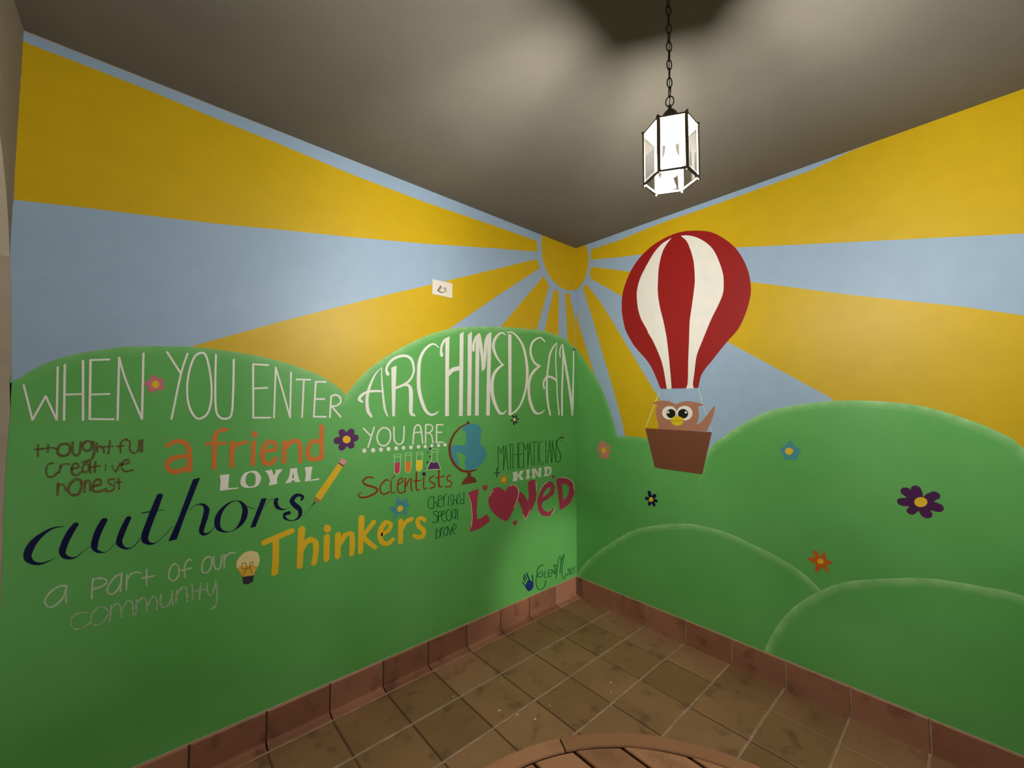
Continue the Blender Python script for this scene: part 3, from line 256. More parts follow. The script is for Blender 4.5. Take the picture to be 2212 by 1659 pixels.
('L','painted_word','golden yellow lettering spelling Thinkers',[('letter','','yellow_bright',4,[('s',0,0,[-24002,9608,-24100,9868,-22782,9928,-22887,10198]),('s',0,1,[-23697,9873,-23401,9810,-23673,8991,-23376,8911,-23695,8213,-23391,8114])]),('letter','','yellow_bright',4,[('s',0,1,[-22523,10092,-22185,10002,-22544,9240,-22225,9149,-22548,8233,-22257,8145]),('s',0,1,[-22188,8969,-22352,9086,-22048,9200,-22240,9413,-21888,9253,-21910,9569,-21794,9197,-21518,9252,-21768,8732,-21490,8645,-21844,8229,-21571,8110])]),('letter','','yellow_bright',4,[('s',0,0,[-21242,9430,-20925,9357,-21237,8269,-20921,8185]),('p',1,[[-20878,9795,-20912,9674,-21006,9614,-21125,9638,-21222,9736,-21262,9871,-21229,9991,-21135,10051,-21016,10029,-20918,9931]])]),('letter','','yellow_bright',4,[('s',0,0,[-20664,9407,-20337,9335,-20652,8274,-20325,8191]),('s',0,1,[-20290,8766,-20489,8929,-20007,9173,-20192,9403,-19880,9206,-19676,9391,-19851,8876,-19540,8819,-19862,8221,-19572,8138])]),('letter','','yellow_bright',4,[('s',0,1,[-19389,10086,-19026,10011,-19372,9039,-19051,8963,-19370,8226,-19071,8147]),('s',0,0,[-18584,9792,-18370,9596,-19183,9149,-18976,8953]),('s',0,1,[-19182,8892,-18974,9054,-18845,8501,-18647,8678,-18444,8121,-18262,8304])]),('letter','','yellow_bright',4,[('s',0,1,[-17849,8784,-17982,8975,-17416,8990,-17614,9169,-17296,9401,-17570,9358,-17764,9683,-17633,9415,-18161,9322,-17854,9140,-18241,8782,-17902,8742,-18008,8297,-17803,8493,-17512,8125,-17603,8404,-17184,8337,-17352,8545])]),('letter','','yellow_bright',4,[('s',0,0,[-16941,9452,-16612,9391,-16918,8234,-16589,8163]),('s',0,1,[-16564,8889,-16790,9049,-16339,9208,-16536,9419,-15965,9314,-16101,9558])]),('letter','','yellow_bright',4,[('s',0,1,[-15014,9291,-15193,9095,-15326,9496,-15322,9236,-15754,9363,-15450,9204,-15686,8869,-15377,8964,-15331,8511,-14987,8542,-15385,8333,-15159,8075,-15614,8389,-15647,8090,-15797,8483,-15916,8283])])]),
('L','painted_light_bulb','pale yellow light bulb with dark screw base before the word Thinkers',[('bulb_glass','','cream',4,[('p',1,[[-24588,9456,-24333,9321,-24226,8986,-24276,8689,-24423,8419,-24450,8272,-24686,8262,-24913,8311,-25012,8531,-25169,8830,-25159,9128,-24981,9365,-24797,9465]])]),('bulb_glow','deeper yellow lower half','amber',5,[('p',1,[[-25141,8780,-24890,8810,-24548,8749,-24306,8643,-24423,8397,-24450,8272,-24686,8262,-24913,8311,-25012,8523]])]),('bulb_base','dark grey base','charcoal',5,[('p',0,[[-24920,8313,-24450,8272,-24469,7993,-24638,7901,-24865,7974]])]),('filament','thin brown looped line','ochre_line',6,[('s',0,1,[-24900,8321,-24927,8344,-24794,8552,-24822,8575,-24740,8675,-24770,8685,-24787,8916,-24811,8901,-24920,8976,-24907,8941,-24989,8870,-24959,8862,-24912,8683,-24899,8711,-24732,8657,-24739,8693,-24613,8673,-24632,8706,-24478,8821,-24507,8842,-24535,8947,-24534,8912,-24642,8876,-24613,8855,-24637,8689,-24608,8690,-24532,8376,-24504,8381])])]),
('L','painted_word','thin white capitals reading YOU ARE above a row of dots',[('letter','','white',4,[('s',0,0,[-19225,15140,-19163,15198,-18768,14672,-18704,14731]),('s',0,0,[-18608,15223,-18520,15194,-18954,14097,-18868,14065])]),('letter','','white',4,[('s',1,1,[-17957,15213,-17952,15123,-18263,15058,-18189,15000,-18427,14672,-18335,14659,-18329,14273,-18247,14308,-18108,14090,-18074,14170,-17835,14053,-17873,14139,-17576,14263,-17662,14312,-17477,14658,-17574,14663,-17596,15051,-17670,14997])]),('letter','','white',4,[('s',0,1,[-17370,15185,-17272,15181,-17359,14649,-17262,14651,-17277,14284,-17192,14322,-17012,14073,-16997,14162,-16715,14168,-16797,14228,-16607,14532,-16707,14548,-16597,15176,-16698,15182])]),('letter','','white',4,[('s',0,1,[-15979,14069,-16075,14082,-15926,14812,-16022,14828,-15828,15149,-15913,15195,-15697,15222,-15693,15309,-15560,15124,-15469,15155,-15466,14673,-15368,14680,-15389,14091,-15291,14094]),('s',0,0,[-15947,14740,-15957,14819,-15414,14764,-15424,14844])]),('letter','','white',4,[('s',0,0,[-15182,15250,-15081,15245,-15186,14084,-15086,14076]),('s',0,1,[-15127,15207,-15136,15288,-14889,15221,-14869,15299,-14685,15113,-14602,15147,-14706,14906,-14621,14866,-14891,14770,-14850,14694,-15106,14762,-15095,14682]),('s',0,1,[-14904,14686,-14836,14737,-14725,14508,-14638,14533,-14627,14062,-14535,14071])]),('letter','','white',4,[('s',0,0,[-14367,15224,-14262,15219,-14374,14076,-14269,14068]),('s',0,0,[-14314,15189,-14315,15271,-13832,15173,-13833,15256]),('s',0,0,[-14305,14687,-14310,14769,-13921,14682,-13926,14765]),('s',0,0,[-14320,14039,-14324,14121,-13815,14021,-13819,14104])])]),
('L','painted_dot_row','row of twelve white dots underlining YOU ARE',[('dot','','white',4,[('p',1,[[-18996,13880,-19019,13804,-19081,13760,-19158,13766,-19222,13819,-19247,13898,-19225,13974,-19164,14018,-19086,14013,-19022,13960]])]),('dot','','white',4,[('p',1,[[-18468,13867,-18491,13790,-18555,13746,-18635,13752,-18701,13805,-18727,13886,-18704,13963,-18640,14008,-18561,14002,-18495,13948]])]),('dot','','white',4,[('p',1,[[-17992,13870,-18014,13796,-18076,13754,-18153,13760,-18216,13811,-18242,13888,-18219,13962,-18158,14004,-18081,13999,-18017,13948]])]),('dot','','white',4,[('p',1,[[-17519,13874,-17541,13802,-17603,13760,-17679,13766,-17742,13816,-17767,13892,-17745,13964,-17684,14005,-17607,14000,-17544,13950]])]),('dot','','white',4,[('p',1,[[-17017,13877,-17040,13804,-17103,13762,-17182,13767,-17246,13818,-17272,13895,-17249,13968,-17186,14010,-17108,14005,-17043,13954]])]),('dot','','white',4,[('p',1,[[-16539,13875,-16562,13803,-16625,13762,-16703,13768,-16767,13817,-16792,13892,-16770,13964,-16708,14005,-16629,14000,-16565,13951]])]),('dot','','white',4,[('p',1,[[-16028,13872,-16051,13801,-16113,13761,-16191,13766,-16254,13815,-16279,13888,-16257,13959,-16195,13999,-16117,13994,-16053,13945]])]),('dot','','white',4,[('p',1,[[-15503,13872,-15526,13803,-15587,13763,-15664,13769,-15727,13816,-15752,13888,-15730,13957,-15668,13997,-15591,13992,-15528,13944]])]),('dot','','white',4,[('p',1,[[-15023,13860,-15045,13792,-15106,13754,-15182,13759,-15244,13806,-15269,13876,-15247,13943,-15186,13982,-15110,13977,-15047,13931]])]),('dot','','white',4,[('p',1,[[-14545,13881,-14567,13818,-14625,13782,-14697,13787,-14756,13831,-14779,13896,-14758,13959,-14700,13996,-14628,13991,-14569,13947]])]),('dot','','white',4,[('p',1,[[-14037,13869,-14060,13802,-14121,13764,-14198,13770,-14261,13816,-14286,13885,-14263,13951,-14201,13989,-14125,13985,-14061,13939]])]),('dot','','white',4,[('p',1,[[-13540,13870,-13563,13803,-13627,13765,-13705,13770,-13770,13816,-13795,13887,-13772,13954,-13709,13992,-13630,13987,-13565,13941]])])]),
('L','painted_flower','six-petalled purple flower between a friend and YOU ARE',[('petal','','purple',4,[('s',0,0,[-20088,14772,-20343,14610,-20122,14925,-20470,14702,-20257,15098,-20576,14892])]),('petal','','purple',4,[('s',0,0,[-19953,14600,-20226,14777,-19829,14688,-20206,14929,-19737,14879,-20086,15101])]),('petal','','purple',4,[('s',0,0,[-19997,14450,-20059,14759,-19840,14410,-19926,14836,-19622,14454,-19702,14849])]),('petal','','purple',4,[('s',0,0,[-20201,14412,-19961,14596,-20165,14274,-19834,14527,-20030,14129,-19723,14361])]),('petal','','purple',4,[('s',0,0,[-20342,14575,-20077,14399,-20463,14486,-20101,14244,-20557,14295,-20225,14071])]),('petal','','purple',4,[('s',0,0,[-20300,14735,-20257,14426,-20463,14781,-20404,14359,-20690,14748,-20636,14362])]),('flower_center','yellow centre','yellow_bright',5,[('p',1,[[-19924,14577,-19964,14454,-20075,14384,-20213,14392,-20326,14475,-20371,14601,-20331,14722,-20222,14793,-20084,14786,-19970,14704]])])]),
('L','painted_test_tube','leftmost test tube, filled with pink liquid',[('liquid','','pink',4,[('p',0,[[-17238,13029,-16886,13005,-16877,12552,-16947,12392,-17062,12328,-17161,12385,-17223,12527]])]),('glass_outline','pale outline','tube_line',5,[('s',1,1,[-16793,13436,-16763,13435,-16831,13398,-16815,13373,-16956,13369,-16949,13341,-17115,13370,-17116,13343,-17244,13401,-17254,13376,-17289,13439,-17319,13439,-17252,13477,-17267,13501,-17129,13506,-17135,13533,-16970,13505,-16969,13532,-16839,13474,-16829,13499]),('s',0,1,[-17267,13350,-17235,13347,-17262,12531,-17229,12529,-17190,12363,-17164,12379,-17059,12282,-17063,12313,-16916,12365,-16945,12384,-16851,12579,-16885,12585,-16832,13343,-16865,13347])])]),
('L','painted_test_tube','middle test tube, filled with orange liquid',[('liquid','','orange_bright',4,[('p',0,[[-16507,13032,-16157,13007,-16166,12525,-16239,12377,-16359,12350,-16462,12432,-16509,12576]])]),('glass_outline','pale outline','tube_line',5,[('s',1,1,[-16085,13471,-16053,13471,-16120,13436,-16103,13410,-16236,13408,-16229,13380,-16384,13409,-16385,13381,-16504,13438,-16515,13413,-16546,13473,-16576,13473,-16512,13508,-16528,13533,-16397,13536,-16404,13564,-16249,13535,-16248,13563,-16127,13506,-16116,13532]),('s',0,1,[-16540,13397,-16506,13394,-16549,12579,-16516,12577,-16475,12378,-16448,12393,-16340,12301,-16342,12333,-16191,12363,-16219,12384,-16128,12535,-16163,12542,-16101,13376,-16136,13380])])]),
('L','painted_test_tube','third test tube, filled with yellow liquid beside the flask',[('liquid','','yellow_vivid',4,[('p',0,[[-15746,13039,-15361,13024,-15371,12555,-15451,12398,-15582,12339,-15700,12430,-15738,12560]])]),('glass_outline','pale outline','tube_line',5,[('s',1,1,[-15306,13458,-15273,13458,-15342,13422,-15325,13396,-15463,13394,-15456,13365,-15617,13395,-15618,13367,-15742,13425,-15754,13399,-15786,13461,-15817,13461,-15750,13496,-15767,13522,-15631,13524,-15638,13553,-15477,13524,-15476,13552,-15350,13494,-15338,13520]),('s',0,1,[-15769,13366,-15734,13363,-15780,12564,-15745,12561,-15715,12392,-15685,12406,-15592,12302,-15593,12334,-15437,12361,-15465,12384,-15339,12550,-15375,12557,-15323,13362,-15359,13366])])]),
('L','painted_flask','conical flask with purple liquid under the dotted line',[('liquid','','purple',4,[('p',0,[[-14693,12875,-14486,12798,-14241,12834,-14004,12336,-14999,12383]])]),('glass_outline','pale outline','tube_line',5,[('s',1,1,[-14193,13562,-14159,13562,-14231,13509,-14209,13484,-14352,13471,-14344,13442,-14510,13472,-14512,13443,-14638,13511,-14654,13486,-14686,13564,-14719,13564,-14649,13617,-14670,13641,-14529,13655,-14538,13684,-14372,13654,-14370,13684,-14242,13616,-14226,13641]),('s',0,0,[-14665,13489,-14628,13485,-14687,12973,-14650,12968]),('s',0,0,[-14685,12979,-14652,12961,-15044,12376,-15011,12358]),('s',0,0,[-15027,12351,-15029,12383,-13964,12283,-13967,12316]),('s',0,0,[-13948,12304,-13983,12295,-14252,12972,-14287,12963]),('s',0,0,[-14251,12965,-14289,12971,-14205,13469,-14243,13475]),('s',0,1,[-14736,12883,-14725,12906,-14486,12772,-14486,12798,-14217,12826,-14227,12852])]),('bubble','','purple_dark',4,[('p',1,[[-14690,13685,-14707,13640,-14751,13615,-14806,13619,-14851,13651,-14869,13697,-14852,13742,-14808,13767,-14753,13763,-14708,13732]])]),('bubble','','purple_dark',4,[('p',1,[[-14895,13467,-14905,13439,-14932,13424,-14966,13426,-14994,13446,-15005,13475,-14995,13503,-14968,13518,-14933,13516,-14906,13496]])]),('bubble','','purple_dark',4,[('p',1,[[-14739,13186,-14750,13155,-14781,13138,-14820,13141,-14852,13164,-14865,13197,-14853,13228,-14822,13246,-14783,13242,-14751,13220]])]),('bubble','','purple_dark',4,[('p',1,[[-14914,12837,-14928,12801,-14964,12781,-15009,12785,-15046,12812,-15061,12851,-15048,12887,-15011,12907,-14966,12903,-14929,12876]])]),('bubble','','purple_dark',4,[('p',1,[[-15189,12664,-15195,12648,-15211,12639,-15231,12641,-15248,12653,-15254,12671,-15248,12687,-15232,12696,-15212,12694,-15196,12682]])]),('bubble','','purple_dark',4,[('p',1,[[-15069,12445,-15077,12425,-15096,12414,-15121,12417,-15141,12431,-15149,12453,-15142,12473,-15122,12484,-15097,12481,-15077,12466]])]),('bubble','','purple_dark',4,[('p',1,[[-15067,12102,-15094,12030,-15166,11992,-15256,12002,-15329,12056,-15357,12134,-15331,12206,-15260,12245,-15170,12235,-15096,12181]])])]),
('L','painted_word','thin red-brown lettering spelling Scientists beneath the test tubes',[('letter','','red_brown',4,[('s',0,1,[-18536,12270,-18569,12209,-18705,12373,-18707,12287,-19027,12354,-18980,12266,-19217,12161,-19114,12139,-19059,11915,-19006,11994,-18676,11731,-18638,11828,-18366,11572,-18294,11647,-18354,11493,-18262,11427,-18561,11358,-18507,11261,-18919,11266,-18894,11172,-19265,11277,-19282,11197,-19364,11387,-19443,11408,-19226,11496,-19261,11538])]),('letter','','red_brown',4,[('s',0,1,[-17586,12038,-17604,11956,-17797,12096,-17753,12015,-18083,11858,-18007,11801,-18170,11588,-18081,11576,-18071,11293,-17998,11331,-17870,11173,-17883,11259,-17542,11260,-17581,11344])]),('letter','','red_brown',4,[('s',0,1,[-17474,11946,-17393,11933,-17487,11570,-17406,11563,-17409,11200,-17349,11240,-17165,11210,-17190,11286]),('s',0,0,[-17241,12257,-17191,12211,-17408,12099,-17359,12054])]),('letter','','red_brown',4,[('s',0,1,[-16935,11658,-16985,11726,-16636,11822,-16708,11872,-16704,12060,-16729,11990,-16959,11978,-16888,11930,-17061,11593,-16979,11579,-16988,11224,-16915,11248,-16779,11098,-16789,11175,-16515,11179,-16554,11253])]),('letter','','red_brown',4,[('s',0,0,[-16552,11987,-16459,11974,-16559,11182,-16466,11168]),('s',0,1,[-16458,11419,-16534,11464,-16212,11847,-16284,11899,-16140,11927,-16058,11939,-16155,11471,-16069,11466,-16062,11142,-15979,11149])]),('letter','','red_brown',4,[('s',0,1,[-15795,12271,-15690,12257,-15806,11349,-15701,11339,-15702,11123,-15641,11190,-15521,11131,-15556,11225]),('s',0,0,[-15914,11697,-15930,11776,-15406,11714,-15423,11794])]),('letter','','red_brown',4,[('s',0,1,[-15260,11915,-15169,11902,-15274,11358,-15183,11350,-15180,11115,-15135,11177,-14976,11167,-15023,11242])]),('letter','','red_brown',4,[('s',0,1,[-14525,11945,-14479,11869,-14794,11844,-14719,11787,-14813,11598,-14739,11636,-14483,11393,-14412,11436,-14456,11241,-14386,11177,-14784,11194,-14754,11114])]),('letter','','red_brown',4,[('s',0,1,[-14162,12237,-14047,12224,-14166,11541,-14051,11531,-14089,11140,-13992,11179,-13841,11105,-13857,11205]),('s',0,0,[-14301,11727,-14321,11800,-13678,11778,-13698,11852])]),('letter','','red_brown',4,[('s',0,1,[-13191,11859,-13149,11778,-13482,11775,-13402,11716,-13479,11518,-13399,11557,-13158,11318,-13069,11344,-13214,11127,-13156,11052,-13611,11144,-13599,11061])])]),
('L','painted_globe','blue globe on a brown stand beside YOU ARE',[('globe_ocean','blue sea area','globe_blue',4,[('p',1,[[-11656,15215,-11175,15190,-10772,15017,-10589,14759,-10653,14332,-10692,13762,-10441,13531,-10172,13225,-10137,12933,-10295,12587,-10700,12231,-11187,12050,-11664,12005,-11955,12076,-12009,12392,-12055,12672,-11931,12938,-12060,13121,-12438,13253,-12728,13344,-12726,13139,-12577,12719,-12448,12349,-12760,12582,-13049,13030,-13155,13443,-13120,13777,-12610,13785,-12109,13746,-11922,14081,-11971,14570,-12057,14730,-12333,14845,-12082,15061]])]),('globe_stand','brown stand','stand_brown',5,[('p',0,[[-11810,15454,-11679,15293,-11647,15180,-12007,15191]]),('s',0,1,[-11892,15253,-11850,15190,-12504,15025,-12414,14930,-13019,14589,-12876,14503,-13304,14080,-13127,14026,-13396,13559,-13197,13549,-13263,12953,-13075,12993,-12921,12424,-12758,12519,-12392,11996,-12290,12134,-11880,11844,-11873,12002,-11342,11857,-11379,11991,-10935,11969,-10952,12011]),('p',0,[[-11834,11926,-11490,11889,-11508,11526,-11809,11560]]),('p',0,[[-11809,11577,-11443,11542,-11136,11395,-10978,11095,-10978,11078,-12308,11054,-12308,11061,-12207,11280,-11999,11496]])])]),
('L','painted_flower','sky-blue flower above the end of Thinkers',[('petals','','flower_blue',4,[('p',1,[[-16972,10924,-16852,10772,-16702,10668,-16360,10780,-16340,10504,-16139,10335,-16424,10190,-16422,10026,-16356,9701,-16613,9855,-16836,9934,-17009,9790,-17152,9655,-17246,9685,-17215,9973,-17420,10167,-17523,10343,-17339,10419,-17093,10406,-17086,10780]])]),('flower_center','yellow centre','yellow_bright',5,[('p',1,[[-16756,10379,-16620,10235,-16662,10080,-16867,10013,-17001,10137,-17004,10285,-16903,10362]])])]),
('L','painted_flower','small pink flower between WHEN and YOU',[('petals','','flower_pink',4,[('p',1,[[-28451,17809,-28378,17793,-28309,17689,-28190,17675,-28065,17602,-28116,17463,-28065,17270,-28114,17180,-28320,17166,-28462,17066,-28549,17064,-28596,17178,-28613,17273,-28702,17366,-28714,17509,-28609,17561,-28542,17698]])]),('flower_center','yellow centre','yellow_bright',5,[('p',1,[[-28241,17420,-28261,17325,-28322,17265,-28398,17263,-28462,17319,-28489,17412,-28468,17506,-28409,17566,-28332,17569,-28268,17513]])])]),
('L','painted_word','dark green handwriting spelling cherished, topmost of three small words',[('letter','','dark_green',4,[('s',0,1,[-14478,10576,-14489,10528,-14638,10623,-14619,10573,-14854,10519,-14803,10487,-14924,10221,-14867,10210,-14873,9952,-14824,9968,-14679,9820,-14671,9868,-14494,9828,-14509,9879])]),('letter','','dark_green',4,[('s',0,0,[-14484,10578,-14425,10568,-14501,9829,-14443,9818]),('s',0,1,[-14429,10123,-14467,10168,-14306,10199,-14300,10248,-14242,10082,-14184,10084,-14239,9860,-14180,9851])]),('letter','','dark_green',4,[('s',0,1,[-14100,10270,-14126,10320,-13834,10342,-13887,10374,-13902,10586,-13944,10556,-14098,10584,-14046,10551,-14157,10303,-14098,10292,-14121,9935,-14064,9940,-13976,9805,-13969,9854,-13837,9850,-13870,9898])]),('letter','','dark_green',4,[('s',0,0,[-13772,10497,-13712,10491,-13733,9853,-13672,9846]),('s',0,1,[-13681,10224,-13735,10243,-13597,10539,-13646,10567,-13474,10562,-13497,10608])]),('letter','','dark_green',4,[('s',0,0,[-13358,10465,-13302,10455,-13380,9850,-13325,9839])]),('letter','','dark_green',4,[('s',0,1,[-13084,10521,-13050,10478,-13217,10452,-13165,10427,-13215,10256,-13161,10260,-13089,10031,-13034,10032,-13098,9816,-13049,9784,-13232,9836,-13226,9788])]),('letter','','dark_green',4,[('s',0,0,[-12989,10514,-12927,10506,-12965,9808,-12902,9799]),('s',0,1,[-12900,10043,-12942,10081,-12772,10147,-12789,10195,-12744,10082,-12689,10084,-12710,9818,-12653,9814])]),('letter','','dark_green',4,[('s',0,1,[-12611,10176,-12634,10223,-12373,10231,-12425,10260,-12448,10456,-12483,10424,-12635,10422,-12583,10393,-12682,10157,-12625,10147,-12645,9854,-12592,9863,-12500,9778,-12480,9819])]),('letter','','dark_green',4,[('s',0,0,[-12111,10523,-12045,10512,-12134,9757,-12069,9745]),('s',0,1,[-12088,10010,-12121,9970,-12276,10121,-12261,10067,-12428,9991,-12364,9972,-12348,9768,-12310,9805,-12129,9755,-12140,9809])])]),
('L','painted_word','dark green handwriting spelling special, middle of three small words',[('letter','','dark_green',4,[('s',0,1,[-14208,9618,-14203,9562,-14430,9638,-14392,9587,-14494,9463,-14440,9481,-14228,9264,-14174,9286,-14200,9055,-14137,9030,-14324,8909,-14301,8853,-14538,9012,-14556,8963])]),('letter','','dark_green',4,[('s',0,0,[-14134,9540,-14069,9529,-14124,8871,-14059,8859]),('s',0,1,[-14071,9483,-14102,9531,-13953,9538,-13924,9577,-13906,9377,-13846,9362,-13985,9255,-13942,9211,-14090,9255,-14075,9203])]),('letter','','dark_green',4,[('s',0,1,[-13798,9285,-13833,9332,-13578,9383,-13633,9415,-13660,9561,-13677,9515,-13830,9499,-13775,9469,-13874,9243,-13814,9231,-13838,8972,-13783,8982,-13664,8824,-13653,8872,-13496,8845,-13519,8897])]),('letter','','dark_green',4,[('s',0,1,[-13254,9584,-13228,9527,-13453,9542,-13396,9502,-13531,9260,-13464,9246,-13479,8958,-13416,8966,-13331,8811,-13317,8863,-13157,8832,-13183,8889])]),('letter','','dark_green',4,[('s',0,0,[-13146,9399,-13084,9386,-13170,8836,-13108,8822])]),('letter','','dark_green',4,[('s',0,1,[-12787,9517,-12758,9465,-12986,9463,-12934,9426,-13066,9205,-13004,9190,-13028,8952,-12973,8966,-12841,8870,-12877,8919,-12738,9031,-12795,9063]),('s',0,0,[-12788,9467,-12724,9457,-12780,8893,-12717,8882])]),('letter','','dark_green',4,[('s',0,0,[-12649,9496,-12579,9486,-12615,8810,-12545,8799])])]),
('L','painted_word','dark green handwriting spelling brave, lowest of three small words',[('letter','','dark_green',4,[('s',0,0,[-14272,8512,-14207,8496,-14315,7858,-14250,7841]),('s',0,1,[-14227,8230,-14262,8278,-14040,8313,-14040,8364,-13979,8199,-13919,8190,-14030,7973,-13980,7935,-14285,7870,-14251,7823])]),('letter','','dark_green',4,[('s',0,0,[-13926,8469,-13860,8453,-13948,7918,-13882,7902]),('s',0,1,[-13848,8291,-13904,8321,-13751,8480,-13797,8522,-13653,8452,-13654,8503])]),('letter','','dark_green',4,[('s',0,1,[-13461,8459,-13420,8414,-13648,8349,-13594,8315,-13708,8095,-13648,8083,-13627,7890,-13604,7932,-13447,7944,-13482,7993]),('s',0,0,[-13411,8470,-13349,8456,-13433,7913,-13372,7898])]),('letter','','dark_green',4,[('s',0,0,[-13378,8404,-13319,8408,-13186,7866,-13127,7869]),('s',0,0,[-13127,7855,-13187,7879,-12993,8305,-13054,8329])]),('letter','','dark_green',4,[('s',0,1,[-12958,8127,-12991,8177,-12698,8214,-12752,8251,-12700,8449,-12755,8434,-12908,8519,-12862,8475,-13023,8267,-12960,8250,-12968,7957,-12914,7973,-12759,7864,-12745,7911])])]),
('L','painted_word','very narrow dark green capitals spelling MATHEMATICIANS',[('letter','','moss_line',4,[('s',0,0,[-8966,11759,-9040,11765,-9025,13474,-9098,13477]),('s',0,0,[-9095,13467,-9028,13484,-8816,12940,-8747,12956]),('s',0,0,[-8747,12936,-8817,12960,-8485,13499,-8556,13522]),('s',0,0,[-8558,13513,-8483,13508,-8555,11681,-8480,11673])]),('letter','','moss_line',4,[('s',0,0,[-8471,11669,-8545,11682,-8256,13455,-8332,13466]),('s',0,0,[-8332,13460,-8256,13461,-8084,11664,-8008,11662]),('s',0,0,[-8424,12666,-8437,12716,-8188,12682,-8201,12732])]),('letter','','moss_line',4,[('s',0,0,[-8029,13504,-8037,13562,-7594,13513,-7603,13570]),('s',0,0,[-7865,13522,-7788,13517,-7854,11697,-7777,11689])]),('letter','','moss_line',4,[('s',0,0,[-7603,13524,-7525,13519,-7603,11707,-7525,11699]),('s',0,0,[-7121,13566,-7042,13562,-7088,11709,-7008,11702]),('s',0,0,[-7542,12701,-7549,12752,-7049,12698,-7056,12749])]),('letter','','moss_line',4,[('s',0,0,[-7022,13578,-6942,13574,-6988,11699,-6909,11692]),('s',0,0,[-6978,13550,-6986,13602,-6524,13559,-6532,13611]),('s',0,0,[-6951,12690,-6955,12742,-6522,12675,-6526,12726]),('s',0,0,[-6943,11663,-6953,11714,-6515,11663,-6525,11715])]),('letter','','moss_line',4,[('s',0,0,[-6403,11678,-6485,11686,-6436,13543,-6517,13547]),('s',0,0,[-6515,13537,-6438,13553,-6257,13021,-6179,13036]),('s',0,0,[-6179,13016,-6257,13041,-5931,13521,-6010,13545]),('s',0,0,[-6013,13536,-5929,13530,-6048,11717,-5965,11708])]),('letter','','moss_line',4,[('s',0,0,[-5955,11705,-6038,11719,-5709,13514,-5793,13525]),('s',0,0,[-5793,13519,-5709,13520,-5551,11740,-5466,11738]),('s',0,0,[-5902,12682,-5909,12734,-5640,12680,-5647,12733])]),('letter','','moss_line',4,[('s',0,0,[-5503,13513,-5523,13573,-5048,13561,-5068,13622]),('s',0,0,[-5343,13551,-5257,13547,-5312,11720,-5226,11712])]),('letter','','moss_line',4,[('s',0,0,[-4878,13601,-4802,13596,-4903,11719,-4827,11711])]),('letter','','moss_line',4,[('s',0,1,[-4301,13596,-4276,13536,-4603,13544,-4529,13506,-4747,13155,-4659,13145,-4745,12311,-4658,12308,-4604,11831,-4523,11847,-4343,11653,-4343,11715,-4142,11780,-4210,11826])]),('letter','','moss_line',4,[('s',0,0,[-3957,13586,-3867,13580,-3996,11787,-3906,11778])]),('letter','','moss_line',4,[('s',0,0,[-3708,11718,-3798,11732,-3421,13571,-3512,13583]),('s',0,0,[-3512,13577,-3420,13577,-3282,11757,-3190,11754]),('s',0,0,[-3663,12663,-3671,12718,-3376,12661,-3384,12717])]),('letter','','moss_line',4,[('s',0,0,[-3132,11785,-3225,11794,-3118,13557,-3212,13563]),('s',0,0,[-3211,13557,-3119,13563,-2773,11826,-2680,11829]),('s',0,0,[-2679,11822,-2774,11833,-2599,13567,-2694,13574])]),('letter','','moss_line',4,[('s',0,1,[-2300,13734,-2215,13685,-2549,13537,-2447,13508,-2611,13124,-2505,13129,-2311,12578,-2208,12594,-2134,12133,-2025,12128,-2246,11804,-2156,11756,-2495,11783,-2507,11712,-2710,11896,-2767,11840])])]),
('L','painted_plus_sign','dark plus sign at the foot of the narrow capitals',[('stroke','','charcoal',4,[('s',0,0,[-9191,11869,-9091,11857,-9199,11246,-9100,11233])]),('stroke','','charcoal',4,[('s',0,0,[-9379,11494,-9394,11564,-8889,11499,-8903,11570])])]),
('L','painted_division_sign','dark division sign after the narrow capitals',[('stroke','','charcoal',4,[('s',0,0,[-2263,13694,-2275,13791,-1628,13697,-1640,13795])]),('dot','','moss_line',4,[('p',1,[[-1873,13940,-1889,13910,-1929,13893,-1978,13895,-2017,13916,-2032,13948,-2017,13978,-1977,13995,-1928,13993,-1889,13972]])]),('dot','','moss_line',4,[('p',1,[[-1862,13466,-1880,13431,-1926,13412,-1983,13415,-2028,13440,-2046,13476,-2028,13511,-1982,13530,-1926,13527,-1880,13503]])])]),
('L','painted_word','small pale slab capitals spelling KIND over the crimson word',[('letter','','pale_grey',4,[('p',0,[[-7587,11408,-7097,11439,-7125,11152,-6897,11272,-6832,11429,-6407,11428,-6559,11235,-6730,11097,-6619,10960,-6415,10717,-6869,10713,-6895,10890,-7080,11028,-7093,10714,-7608,10723,-7522,11071]])]),('letter','','pale_grey',4,[('p',0,[[-6202,11436,-5756,11453,-5838,11101,-5769,10722,-6200,10698,-6108,11057]])]),('letter','','pale_grey',4,[('p',0,[[-5561,11444,-5135,11457,-4755,10982,-4783,11441,-4426,11451,-4480,11105,-4464,10713,-4809,10715,-5214,11183,-5133,10703,-5559,10716,-5470,11061]])]),('letter','','pale_grey',4,[('p',0,[[-4147,11446,-3668,11484,-3323,11372,-3208,11125,-3324,10825,-3611,10701,-4175,10688,-4035,11057],[-3724,11295,-3496,11233,-3467,11035,-3668,10824,-3810,10859,-3753,11104]])])]),
